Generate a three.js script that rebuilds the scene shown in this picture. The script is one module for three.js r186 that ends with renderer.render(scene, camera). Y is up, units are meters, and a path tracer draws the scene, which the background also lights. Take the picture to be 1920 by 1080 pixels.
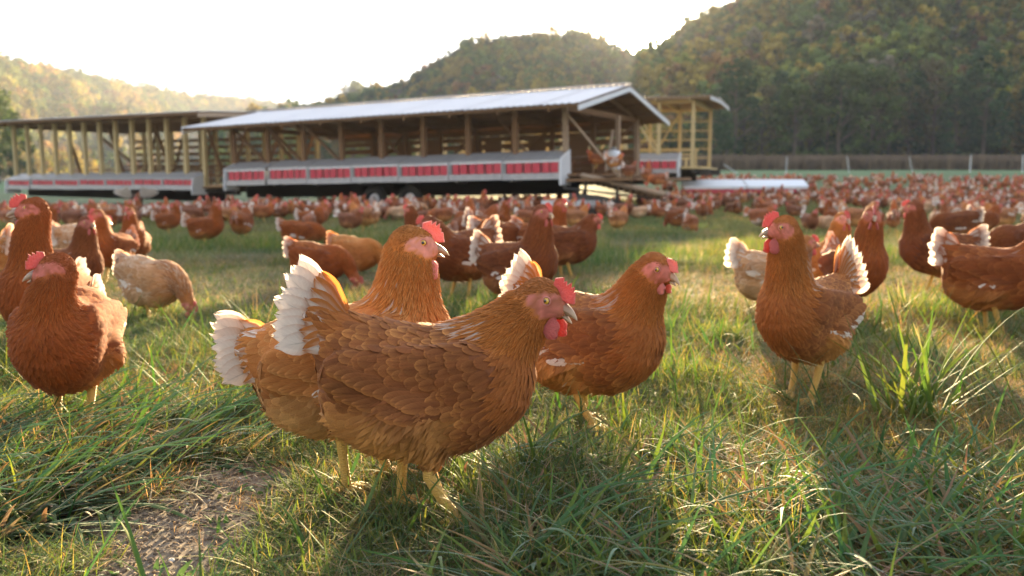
import * as THREE from 'three';
import { mergeGeometries } from 'three/addons/utils/BufferGeometryUtils.js';

// ---------------------------------------------------------------- camera, sky, sun, exposure
const scene = new THREE.Scene();
const F = 1600, CX = 960, HORIZON = 335, CAM_H = 0.55;              // photograph: 1920 x 1080
const camera = new THREE.PerspectiveCamera(2 * Math.atan(540 / F) * 180 / Math.PI, 16 / 9, 0.05, 6000);
const PITCH = Math.atan((540 - HORIZON) / F);
camera.position.set(0, CAM_H, 0);
camera.rotation.set(-PITCH, 0, 0);
camera.focus = 1.42; camera.userData.fStop = 4.6;
scene.add(camera);

const renderer = new THREE.WebGLRenderer({ antialias: true });
renderer.setSize(1024, 576);
renderer.toneMapping = THREE.LinearToneMapping;
renderer.toneMappingExposure = 10.5;
renderer.shadowMap.enabled = true;

function dirPx(px, py) {                                           // direction of a pixel of the photograph
  const x = (px - CX) / F, y = -(py - 540) / F, c = Math.cos(PITCH), s = Math.sin(PITCH);
  return new THREE.Vector3(x, y * c - s, -c - y * s).normalize();
}
const SUN = dirPx(1202, 62);
const sun = new THREE.DirectionalLight(new THREE.Color().setRGB(1, 0.75, 0.42), 5);
sun.position.copy(SUN).multiplyScalar(60); sun.target.position.set(0, 0, 0);
sun.castShadow = true; sun.shadow.radius = 1.5;
Object.assign(sun.shadow.camera, { left: -40, right: 40, top: 40, bottom: -40, near: 1, far: 200 });
scene.add(sun, sun.target);
{
  const w = 1024, h = 512, d = new Float32Array(w * h * 4), v = new THREE.Vector3();
  for (let j = 0; j < h; j++) for (let i = 0; i < w; i++) {
    const th = ((i + 0.5) / w - 0.5) * 2 * Math.PI, ph = ((j + 0.5) / h - 0.5) * Math.PI;
    v.set(Math.cos(ph) * Math.cos(th), Math.sin(ph), Math.cos(ph) * Math.sin(th));
    const a = Math.acos(Math.min(1, v.dot(SUN))) * 57.3, up = Math.max(0, v.y), k = Math.pow(up, 0.55);
    const g1 = 14 * Math.exp(-a * a / 3.0), g2 = 0.9 * Math.exp(-a / 4), g3 = 0.11 * Math.exp(-a / 22);
    const o = (j * w + i) * 4;
    const f = 0.5 + 0.5 * v.dot(SUN), m = 0.104 + 0.110 * f * f;         // clear air: brightest towards the sun, bluer and darker away from it
    d[o] = m * (1 - 0.30 * k) * (0.88 + 0.12 * f) + g1 + g2 + g3;
    d[o + 1] = m * (1 - 0.20 * k) * (0.95 + 0.05 * f) + g1 * 0.86 + g2 * 0.8 + g3 * 0.85;
    d[o + 2] = m * (1.06 - 0.06 * k) + g1 * 0.6 + g2 * 0.5 + g3 * 0.6;
    d[o + 3] = 1;
  }
  const t = new THREE.DataTexture(d, w, h, THREE.RGBAFormat, THREE.FloatType);
  t.mapping = THREE.EquirectangularReflectionMapping; t.magFilter = THREE.LinearFilter; t.needsUpdate = true;
  scene.background = t; scene.environment = t;
}
scene.fog = new THREE.FogExp2(new THREE.Color().setRGB(0.82, 0.89, 1.0), 0.00044);

// ---------------------------------------------------------------- helpers
function rng(seed) { let a = seed >>> 0; return () => { a = (a + 0x6D2B79F5) | 0; let t = Math.imul(a ^ (a >>> 15), 1 | a); t = (t + Math.imul(t ^ (t >>> 7), 61 | t)) ^ t; return ((t ^ (t >>> 14)) >>> 0) / 4294967296; }; }
const lerp = (a, b, t) => a + (b - a) * t, clamp = (x, a = 0, b = 1) => Math.min(b, Math.max(a, x));
const sstep = (a, b, x) => { const t = clamp((x - a) / (b - a)); return t * t * (3 - 2 * t); };
function hash3(i, j, k) { let h = Math.imul(i, 374761393) + Math.imul(j, 668265263) + Math.imul(k, 1274126177); h = Math.imul(h ^ (h >>> 13), 1274126177); return ((h ^ (h >>> 16)) >>> 0) / 4294967296; }
function noise(x, y, z = 0) {
  const i = Math.floor(x), j = Math.floor(y), k = Math.floor(z); let u = x - i, v = y - j, w = z - k;
  u = u * u * (3 - 2 * u); v = v * v * (3 - 2 * v); w = w * w * (3 - 2 * w);
  const f = (a, b, c) => hash3(i + a, j + b, k + c);
  return lerp(lerp(lerp(f(0, 0, 0), f(1, 0, 0), u), lerp(f(0, 1, 0), f(1, 1, 0), u), v), lerp(lerp(f(0, 0, 1), f(1, 0, 1), u), lerp(f(0, 1, 1), f(1, 1, 1), u), v), w);
}
function fbm(x, y, z = 0, n = 4) { let s = 0, a = 0.5, m = 0; for (let i = 0; i < n; i++) { s += a * noise(x, y, z + i * 7.3); m += a; a *= 0.5; x *= 2.03; y *= 2.03; z *= 2.03; } return s / m; }
const used = new Map();
function numbered(name) { const n = used.get(name) ?? 0; used.set(name, n + 1); return n ? `${name}_${String(n).padStart(3, '0')}` : name; }
function tag(o, label, category, group, kind) {
  if (label) o.userData.label = label; if (category) o.userData.category = category;
  if (group) o.userData.group = group; if (kind) o.userData.kind = kind; return o;
}
function shade(o) { o.traverse((m) => { if (m.isMesh) { m.castShadow = true; m.receiveShadow = true; } }); return o; }
function base(name, pos, turn = 0) { const g = new THREE.Group(); g.name = numbered(name); g.position.set(...pos); g.rotation.y = turn; scene.add(g); return g; }
function part(name, geo, mat, parent) { const m = new THREE.Mesh(geo, mat); m.name = name; m.castShadow = m.receiveShadow = true; parent.add(m); return m; }
function geom(pos, idx, col, uv, nor) {
  const g = new THREE.BufferGeometry();
  g.setAttribute('position', new THREE.Float32BufferAttribute(pos, 3));
  if (col) g.setAttribute('color', new THREE.Float32BufferAttribute(col, 3));
  if (uv) g.setAttribute('uv', new THREE.Float32BufferAttribute(uv, 2));
  g.setIndex(idx);
  if (nor) g.setAttribute('normal', new THREE.Float32BufferAttribute(nor, 3)); else g.computeVertexNormals();
  return g;
}
function dataTex(w, h, fn, srgb = false) {
  const d = new Uint8Array(w * h * 4);
  for (let j = 0; j < h; j++) for (let i = 0; i < w; i++) { const c = fn(i / w, j / h), o = (j * w + i) * 4; for (let k = 0; k < 3; k++) d[o + k] = clamp(Array.isArray(c) ? c[k] : c) * 255; d[o + 3] = 255; }
  const t = new THREE.DataTexture(d, w, h); t.wrapS = t.wrapT = THREE.RepeatWrapping; t.magFilter = THREE.LinearFilter; if (srgb) t.colorSpace = THREE.SRGBColorSpace; t.needsUpdate = true; return t;
}
function mixc3(a, b, t) { return a.map((v, i) => lerp(v, b[i], t)); }
const M = {};
const rgb = (r, g, b) => new THREE.Color().setRGB(r, g, b);
const V = (x, y, z) => new THREE.Vector3(x, y, z);
// tube along points with a radius at each
function taperTube(pts, rad, seg = 8, capEnd = true, flat = 1) {
  const pos = [], idx = [], uv = []; let len = 0, up = V(0, 0, 1);
  const d0 = pts[1].clone().sub(pts[0]).normalize(); if (Math.abs(d0.z) > 0.9) up = V(1, 0, 0);
  pts.forEach((p, i) => {
    const t = (pts[Math.min(i + 1, pts.length - 1)].clone().sub(pts[Math.max(i - 1, 0)])).normalize();
    const a = V().crossVectors(t, up).normalize(), b = V().crossVectors(a, t).normalize(); up = b;
    if (i) len += p.distanceTo(pts[i - 1]);
    for (let k = 0; k <= seg; k++) { const th = k / seg * 2 * Math.PI, c = Math.cos(th) * rad[i], s = Math.sin(th) * rad[i] * flat; pos.push(p.x + a.x * c + b.x * s, p.y + a.y * c + b.y * s, p.z + a.z * c + b.z * s); uv.push(k / seg, len * 40); }
  });
  const n = seg + 1;
  for (let i = 0; i < pts.length - 1; i++) for (let k = 0; k < seg; k++) { const q = i * n + k; idx.push(q, q + 1, q + n, q + 1, q + n + 1, q + n); }
  if (capEnd) for (const e of [0, pts.length - 1]) { const c = pos.length / 3; pos.push(pts[e].x, pts[e].y, pts[e].z); uv.push(0, 0); for (let k = 0; k < seg; k++) idx.push(c, e * n + k + (e ? 0 : 1), e * n + k + (e ? 1 : 0)); }
  return geom(pos, idx, null, uv);
}
function tint(g, c) { const n = g.attributes.position.count, a = new Float32Array(n * 3); for (let i = 0; i < n; i++) a.set(c, i * 3); g.setAttribute('color', new THREE.BufferAttribute(a, 3)); return g; }
function plain(g) { const q = g.index ? g : g; for (const k of Object.keys(q.attributes)) if (!['position', 'normal', 'color', 'uv'].includes(k)) q.deleteAttribute(k); return q; }
// ground height: level near the camera, rising gently to the far field, sinking a little at the left
function groundH(x, z) {
  const Z = -z, far = Math.max(0, Z - 20);
  let h = 0.027 * far * sstep(0, 16, far) + 0.00001 * far * far * sstep(400, 100, Z);
  if (Z > 60) h = lerp(h, 0.95 + (Math.min(Z, 160) - 60) * 0.016, sstep(60, 75, Z));
  h *= sstep(-14, 0, x + far * 0.12);
  h -= 0.20 * sstep(5, 14, Z) * sstep(60, 26, Z) + 0.14 * sstep(-3, -9, x) * sstep(12, 20, Z);
  return h + (noise(x * 1.7 + 9, z * 1.7) - 0.5) * 0.03 * sstep(40, 10, Z) + (noise(x * 7, z * 7) - 0.5) * 0.016 * sstep(12, 4, Z);
}
function groundPx(px, py) { const d = dirPx(px, py); let t = CAM_H / -d.y; for (let i = 0; i < 12; i++) t = lerp(t, (CAM_H - groundH(d.x * t, d.z * t)) / -d.y, 0.7); return V(d.x * t, 0, d.z * t); }
// turn about the upright axis: 0 faces the camera, 90 faces right in the picture, -90 left, 180 away
function facing(p, deg) { return Math.atan2(p.z, -p.x) + deg * Math.PI / 180; }
function atPx(px, py, Z) { const d = dirPx(px, py), t = Z / -d.z; return V(d.x * t, CAM_H + d.y * t, d.z * t); }
// ---------------------------------------------------------------- ground, hills
const grain = dataTex(256, 256, (u, v) => { const a = noise(u * 64, v * 64, 1), b = noise(u * 128, v * 128, 2), c = noise(u * 16, v * 16, 3); return 0.55 + 0.25 * a + 0.2 * b + 0.2 * (c - 0.5); });
const dirt = (x, z) => { const dx = (x + 0.54) / 0.20, dz = (-z - 1.34) / 0.33; const a = dx * dx + dz * dz + (fbm(x * 5, z * 5, 2) - 0.5) * 1.5; return sstep(1.15, 0.45, a); };
const lush = (x, z) => { const dx = (x + 0.90) / 0.42, dz = (-z - 1.58) / 0.42; return sstep(1.2, 0.5, dx * dx + dz * dz + (fbm(x * 4, z * 4, 7) - 0.5)); };
const dryness = (x, z) => { const px = CX + F * x / Math.max(0.5, -z); return clamp(fbm(x * 1.3 + 4, z * 1.3, 3) * 1.5 - 0.42 + 0.30 * sstep(1000, 1300, px) * sstep(3.6, 1.6, -z) + 0.12 * sstep(6, 2, -z)); };
{
  const rings = [], pos = [], idx = [], col = [], uv = [], NA = 200;
  for (let r = 0.12; r < 3000; r *= r < 4 ? 1.035 : r < 60 ? 1.05 : 1.16) rings.push(r);
  rings.push(5000);
  rings.forEach((r) => {
    for (let k = 0; k <= NA; k++) {
      const a = k / NA * 2 * Math.PI, x = Math.sin(a) * r, z = -Math.cos(a) * r;
      pos.push(x, groundH(x, z), z); uv.push(x * 0.8, z * 0.8);
      const n = fbm(x * 3, z * 3, 1), Z = -z, d = dirt(x, z), g = mixc3([0.060, 0.047, 0.028], [0.045, 0.058, 0.018], clamp(n * 1.8 - 0.5));
      let c = mixc3(g, [0.20, 0.150, 0.105], d * 0.9);
      c = mixc3(c, [0.085, 0.125, 0.040], sstep(5, 14, Z)); c = mixc3(c, [0.080, 0.170, 0.050], sstep(42, 60, Z));
      col.push(...c.map((q) => q * (0.8 + 0.4 * n)));
    }
  });
  for (let i = 0; i < rings.length - 1; i++) for (let k = 0; k < NA; k++) { const q = i * (NA + 1) + k; idx.push(q, q + NA + 1, q + 1, q + 1, q + NA + 1, q + NA + 2); }
  for (let k = 1; k < NA - 1; k++) idx.push(0, k, k + 1);
  const m = part('ground', geom(pos, idx, col, uv), new THREE.MeshStandardMaterial({ vertexColors: true, map: grain, bumpMap: grain, bumpScale: 0.012, roughness: 0.95 }), scene);
  tag(m, null, null, null, 'structure');
}

// a skyline through pixels of the photograph, made into a hill that climbs from foot to ridge and falls behind
function skyline(pts) { return (px) => { let i = 0; while (i < pts.length - 2 && px > pts[i + 1][0]) i++; const [x0, y0] = pts[i], [x1, y1] = pts[i + 1]; return lerp(y0, y1, clamp((px - x0) / (x1 - x0))); }; }
const HILLS = {
  hill_left: { line: skyline([[-900, 60], [-300, 80], [-60, 96], [0, 110], [60, 124], [130, 134], [200, 150], [270, 161], [330, 174], [390, 179], [440, 184], [490, 189], [560, 198], [640, 212], [760, 250], [900, 300]]), foot: (px) => 290 + 0.55 * Math.max(-200, px), ridge: (px) => 450 + 0.85 * Math.max(-200, px), back: (px) => 700 + 0.85 * Math.max(-200, px), drop: 13, spur: 2.0, x0: -900, x1: 900 },
  hill_far: { line: skyline([[540, 235], [610, 196], [640, 172], [662, 162], [700, 159], [735, 166], [780, 180], [900, 250]]), foot: 440, ridge: 500, back: 620, drop: 2.5, spur: 0, x0: 540, x1: 900 },
  hill_middle: { line: skyline([[380, 240], [440, 218], [500, 207], [560, 199], [620, 190], [690, 172], [760, 158], [800, 130], [830, 110], [856, 90], [884, 77], [940, 69], [1000, 66], [1060, 66], [1092, 69], [1122, 75], [1150, 84], [1178, 94], [1205, 97], [1232, 93], [1252, 85], [1270, 80], [1300, 96], [1360, 150], [1450, 260]]), foot: 190, ridge: 350, back: 480, drop: 9.5, spur: 0.5, x0: 380, x1: 1450 },
  hill_right: { line: skyline([[1180, 250], [1205, 118], [1232, 96], [1256, 78], [1290, 58], [1335, 34], [1380, 12], [1440, -22], [1540, -70], [1700, -140], [1920, -200], [2200, -190], [3000, -60], [5200, 100]]), foot: 135, ridge: 240, back: 340, drop: 9, spur: 0.5, x0: 1180, x1: 5200 },
};
function hillPoint(h, px, s) {                                        // s: 0 foot, 1 ridge, 2 behind
  const at = (v) => (typeof v === 'function' ? v(px) : v), foot = at(h.foot), ridge = at(h.ridge), top = h.line(px), d = dirPx(px, top), flat = Math.hypot(d.x, d.z), r = s < 1 ? lerp(foot, ridge, s) : lerp(ridge, at(h.back), s - 1);
  const x = d.x / flat * r, z = d.z / flat * r;
  const H = CAM_H + d.y / flat * ridge - h.drop * 0.35, sp = h.spur * (fbm(px / 58 + h.drop, s * 1.6 + px / 300, 3, 3) - 0.5) * Math.sin(Math.min(s, 1) * Math.PI) * (1.25 - Math.min(s, 1));
  const prof = s < 1 ? Math.pow(s, 1.15) : lerp(1, 0.35, (s - 1) * (s - 1));
  return V(x, Math.max(groundH(x, z), 0) * (1 - Math.min(1, s)) + H * clamp(prof + sp * 0.75, -0.02, 1.0), z);
}
for (const [name, h] of Object.entries(HILLS)) {
  const pos = [], idx = [], uv = [], nx = 160, ns = 28;
  for (let i = 0; i <= nx; i++) for (let j = 0; j <= ns; j++) { const px = h.x0 < 1180 || i < 120 ? lerp(h.x0, Math.min(h.x1, 2100), i / (h.x1 > 2100 ? 119 : nx)) : lerp(2100, h.x1, (i - 119) / (nx - 119)), p = hillPoint(h, px, j / ns * 2); pos.push(p.x, j ? p.y : -4, p.z); uv.push(p.x * 0.05, p.z * 0.05); }
  for (let i = 0; i < nx; i++) for (let j = 0; j < ns; j++) { const q = i * (ns + 1) + j; idx.push(q, q + 1, q + ns + 1, q + 1, q + ns + 2, q + ns + 1); }
  const m = part(name, geom(pos, idx, null, uv), new THREE.MeshStandardMaterial({ color: rgb(0.055, 0.052, 0.024), map: grain, roughness: 1 }), scene);
  tag(m, null, null, null, 'structure');
}
// ---------------------------------------------------------------- trees
M.leaf = new THREE.MeshPhysicalMaterial({ vertexColors: true, roughness: 1, transmission: 0.35, thickness: 0, side: THREE.DoubleSide, specularIntensity: 0.3 });
M.farLeaf = new THREE.MeshPhysicalMaterial({ vertexColors: true, roughness: 1, transmission: 0.25, thickness: 0, side: THREE.DoubleSide, specularIntensity: 0.2 });
M.bark = new THREE.MeshStandardMaterial({ color: rgb(0.13, 0.10, 0.075), roughness: 0.95, bumpMap: grain, bumpScale: 0.03 });
// leaf clumps through the volume of a crown: width w, from y0 to y1
function crownGeo(R, clumps, per, w, y0, y1, leaf, taper = 0.6) {
  const pos = [], idx = [], col = [], nor = [];
  for (let c = 0; c < clumps; c++) {
    const t = Math.pow(R(), 0.8), a = R() * 6.283, y = lerp(y0, y1, t), rr = w * (1 - taper * t * t) * (0.55 + 0.45 * Math.sqrt(R())) * (0.55 + 0.45 * Math.sin(Math.min(1, t * 2.2) * 1.57)), cx = Math.cos(a) * rr, cz = Math.sin(a) * rr, cr = w * (0.22 + 0.2 * R()), k = 0.75 + 0.5 * R();
    for (let l = 0; l < per; l++) {
      const d = V(R() - 0.5, R() - 0.5, R() - 0.5).normalize(), q = d.clone().multiplyScalar(cr * Math.cbrt(R())), n = d.clone().add(V(R() - 0.5, R() - 0.3, R() - 0.5)).normalize(), u = V(R() - 0.5, R() - 0.5, R() - 0.5).cross(n).normalize(), v = V().crossVectors(n, u), s = leaf * (0.6 + 0.8 * R()), b = pos.length / 3;
      const px = cx + q.x, py = y + q.y * 0.8, pz = cz + q.z, kk = k * (0.75 + 0.5 * R());
      for (const [e, f] of [[-0.5, 0], [0, -0.32], [0.5, 0], [0, 0.32]]) { pos.push(px + (u.x * e + v.x * f) * s, py + (u.y * e + v.y * f) * s, pz + (u.z * e + v.z * f) * s); nor.push(n.x, n.y, n.z); col.push(kk, kk, kk); }
      idx.push(b, b + 1, b + 2, b, b + 2, b + 3);
    }
  }
  return geom(pos, idx, col, null, nor);
}
function trunkGeo(R, h, r, limbs) {
  const gs = [], pts = [], rad = []; for (let i = 0; i <= 6; i++) { pts.push(V((R() - 0.5) * r * 1.2, h * i / 6 - (i ? 0 : 0.3), (R() - 0.5) * r * 1.2)); rad.push(r * (1.25 - i / 6) * (i ? 1 : 1.4)); }
  gs.push(taperTube(pts, rad, 8));
  for (let k = 0; k < limbs; k++) { const t = 0.35 + 0.55 * k / limbs, a = R() * 6.283, p = pts[Math.floor(t * 6)], L = h * (0.42 - 0.25 * t), e = V(Math.cos(a), 0.75, Math.sin(a)); gs.push(taperTube([p, p.clone().addScaledVector(e, L * 0.5), p.clone().addScaledVector(e, L).add(V(0, L * 0.15, 0))], [r * 0.45, r * 0.28, r * 0.08], 6)); }
  return mergeGeometries(gs.map(plain));
}
{ // the woods on the hillsides
  const R = rng(77), proto = [0, 1, 2].map((k) => crownGeo(rng(300 + k), 16, 26, 0.5, 0.12, k === 1 ? 1.15 : 0.95, 0.14, 0.5));
  const pick = (warm) => { const r = R(); return r < 0.55 - warm * 0.45 ? [0.080, 0.115, 0.026] : r < 0.74 - warm * 0.3 ? [0.135, 0.155, 0.030] : r < 0.90 ? [0.23, 0.175, 0.032] : r < 0.95 ? [0.19, 0.105, 0.036] : [0.13, 0.115, 0.075]; };  // autumn mix, made more golden near the sun to paint in its glow
  const m4 = new THREE.Matrix4(), q = new THREE.Quaternion(), up = V(0, 1, 0);
  for (const [name, n, size, seen] of [['hill_left', 7000, 7.0, [-120, 900]], ['hill_far', 300, 5.5, [560, 860]], ['hill_middle', 3800, 5.4, [400, 1400]], ['hill_right', 5200, 5.6, [1185, 2150]]]) {
    const h = HILLS[name], list = [[], [], []];
    for (let i = 0; i < n; i++) {
      const s = Math.pow(R(), 0.8) * 1.12, px = lerp(seen[0], seen[1], R()); const p = hillPoint(h, px, s), sz = size * (0.55 + 0.95 * R() * R());
      list[Math.floor(R() * 3)].push([p, sz, name === 'hill_left' && R() < 0.12 + 0.75 * sstep(0.46, 0.62, noise(px / 75, s * 5 + px / 160, 2)) * sstep(430, 200, px) ? [[0.30, 0.23, 0.04], [0.22, 0.20, 0.035], [0.28, 0.17, 0.05]][Math.floor(R() * 3)] : pick(0.25 + 0.75 * Math.exp(-Math.pow((px - 1180) / 260, 2)) - (noise(px / 60, s * 5, 8) - 0.5) * 0.8), R()]);  // sunlit patches of the left hill are painted in as yellow crowns
    }
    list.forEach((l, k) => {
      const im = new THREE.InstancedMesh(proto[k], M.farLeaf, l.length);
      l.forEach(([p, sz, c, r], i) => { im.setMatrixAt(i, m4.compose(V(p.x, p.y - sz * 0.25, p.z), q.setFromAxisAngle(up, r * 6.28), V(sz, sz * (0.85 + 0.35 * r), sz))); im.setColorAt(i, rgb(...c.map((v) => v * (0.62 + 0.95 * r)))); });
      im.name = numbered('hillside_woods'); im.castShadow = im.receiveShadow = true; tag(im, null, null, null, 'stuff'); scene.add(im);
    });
  }
  // single trees: the edge of the wood at right, bushier ones in the gap behind the sheds, one at the left edge
  const kinds = [];
  const cols = [[0.070, 0.105, 0.024], [0.24, 0.25, 0.03], [0.040, 0.080, 0.028], [0.20, 0.145, 0.03], [0.13, 0.115, 0.05]];
  const names = ['dark green broad tree', 'yellow-green tree', 'deep green tall tree', 'rusty olive tree', 'thin half-bare tree'];
  for (let k = 0; k < 5; k++) {
    const r = rng(900 + k), g = new THREE.Group(), tall = [15, 14, 18, 13, 17][k], w = [4.2, 3.4, 3.8, 3.9, 3.2][k];
    const mat = M.leaf.clone(); mat.color = rgb(...cols[k]);
    part('trunk', trunkGeo(r, tall * 0.8, 0.26, 9), M.bark, g);
    part('crown', crownGeo(r, k === 4 ? 46 : 70, k === 4 ? 22 : 34, w, tall * 0.16, tall * 0.96, 0.62, 0.55), mat, g);
    kinds.push(g);
  }
  const places = [];
  for (let i = 0; i < 34; i++) places.push([1335 + i * 19.5 + (R() - 0.5) * 14, 112 + R() * 16, [0, 4, 2, 0, 1, 4, 3, 2, 0, 4, 1, 2][i % 12], 0.66 + 0.26 * R(), 'along the far wood edge']);
  for (let i = 0; i < 20; i++) places.push([560 + i * 34 + (R() - 0.5) * 18, 150 + R() * 26, [1, 0, 3, 1, 3, 0, 1][i % 7], 0.54 + 0.19 * R() + i * 0.010, 'on the slope behind the sheds']);
  for (const [px, Z, s] of [[-40, 120, 1.0], [-6, 122, 0.9], [34, 128, 0.62]]) places.push([px, Z, 0, s, 'at the left picture edge']);
  const ORD = ['first', 'second', 'third', 'fourth', 'fifth', 'sixth', 'seventh', 'eighth', 'ninth', 'tenth', 'eleventh', 'twelfth'], seenKind = new Map();
  places.sort((a, b) => a[0] - b[0]);
  places.forEach(([px, Z, k, s, where], i) => {
    const kk = k + where, nth = seenKind.get(kk) ?? 0; seenKind.set(kk, nth + 1);
    const p = atPx(px, HORIZON, Z), o = kinds[k].clone(); o.name = numbered('tree'); o.position.set(p.x, groundH(p.x, p.z) - 0.2, p.z); o.rotation.y = R() * 6.28; o.scale.set(s * (0.9 + 0.3 * R()), s, s * (0.9 + 0.3 * R()));
    tag(o, `${ORD[nth]} ${names[k]} from the left ${where}`, 'tree', `trees ${where}`); scene.add(o);
  });
}
// ---------------------------------------------------------------- the mobile hen houses
const woodTex = dataTex(128, 256, (u, v) => { const w = noise(u * 22 + 0.6 * noise(u * 3, v * 5, 8), v * 3.0, 4), f = noise(u * 60, v * 8, 6); return 0.72 + 0.22 * w + 0.12 * f; });
M.oldWood = new THREE.MeshStandardMaterial({ color: rgb(0.22, 0.125, 0.062), map: woodTex, roughness: 0.85 });
M.paleWood = new THREE.MeshStandardMaterial({ color: rgb(0.34, 0.25, 0.17), map: woodTex, roughness: 0.8 });
M.yellowWood = new THREE.MeshStandardMaterial({ color: rgb(0.56, 0.45, 0.23), map: woodTex, roughness: 0.75 });
M.sheet = new THREE.MeshStandardMaterial({ color: rgb(0.52, 0.52, 0.54), metalness: 0.1, roughness: 0.5, bumpMap: grain, bumpScale: 0.002 });
M.galv = new THREE.MeshStandardMaterial({ color: rgb(0.50, 0.51, 0.53), map: grain, metalness: 0.3, roughness: 0.5 });
M.paleMetal = new THREE.MeshStandardMaterial({ color: rgb(0.62, 0.66, 0.70), metalness: 0.1, roughness: 0.45 });
M.steel = new THREE.MeshStandardMaterial({ color: rgb(0.05, 0.047, 0.045), roughness: 0.7, metalness: 0.2 });
M.redFlap = new THREE.MeshPhysicalMaterial({ color: rgb(0.58, 0.055, 0.085), roughness: 0.6, transmission: 0.15, thickness: 0, side: THREE.DoubleSide });
M.tyre = new THREE.MeshStandardMaterial({ color: rgb(0.03, 0.03, 0.03), roughness: 0.9 });
M.rim = new THREE.MeshStandardMaterial({ color: rgb(0.66, 0.66, 0.68), metalness: 0.5, roughness: 0.4 });
function boxGeo(w, h, d) { const g = new THREE.BoxGeometry(w, h, d), u = g.attributes.uv, f = [[d, h], [d, h], [w, d], [w, d], [w, h], [w, h]]; for (let i = 0; i < 24; i++) { const [a, b] = f[i >> 2]; u.setXY(i, a < b ? u.getX(i) * a * 4 : u.getY(i) * b * 4, a < b ? u.getY(i) * b : u.getX(i) * a); } return g; }
function bx(name, parent, x0, x1, y0, y1, z0, z1, mat) { const m = part(name, boxGeo(x1 - x0, y1 - y0, z1 - z0), mat, parent); m.position.set((x0 + x1) / 2, (y0 + y1) / 2, (z0 + z1) / 2); return m; }
function beam(name, parent, p, q, w, d, mat) { const a = V(...p), b = V(...q), L = a.distanceTo(b), m = part(name, boxGeo(w, L, d), mat, parent); m.position.copy(a).lerp(b, 0.5); m.quaternion.setFromUnitVectors(V(0, 1, 0), b.clone().sub(a).normalize()); return m; }
function corrugated(w, len, pitch = 0.152, amp = 0.011) {              // x across the waves, y thickness, z down the slope
  const n = Math.round(w / pitch * 8), pos = [], idx = []; for (const t of [0, 1]) for (let i = 0; i <= n; i++) for (const z of [0, len]) pos.push(i / n * w, amp * Math.sin(i / n * w / pitch * 6.283) - t * 0.006, z);
  const m = (n + 1) * 2; for (let i = 0; i < n; i++) { const q = i * 2; idx.push(q, q + 1, q + 2, q + 2, q + 1, q + 3); idx.push(m + q, m + q + 2, m + q + 1, m + q + 2, m + q + 3, m + q + 1); }
  for (let i = 0; i < n; i++) for (const z of [0, 1]) { const a = i * 2 + z; idx.push(a, a + 2, m + a, a + 2, m + a + 2, m + a); }
  return geom(pos, idx, null, pos.filter((_, i) => i % 3 !== 1).map((v) => v * 1.5));
}
const sheetGeo = new Map();
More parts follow.
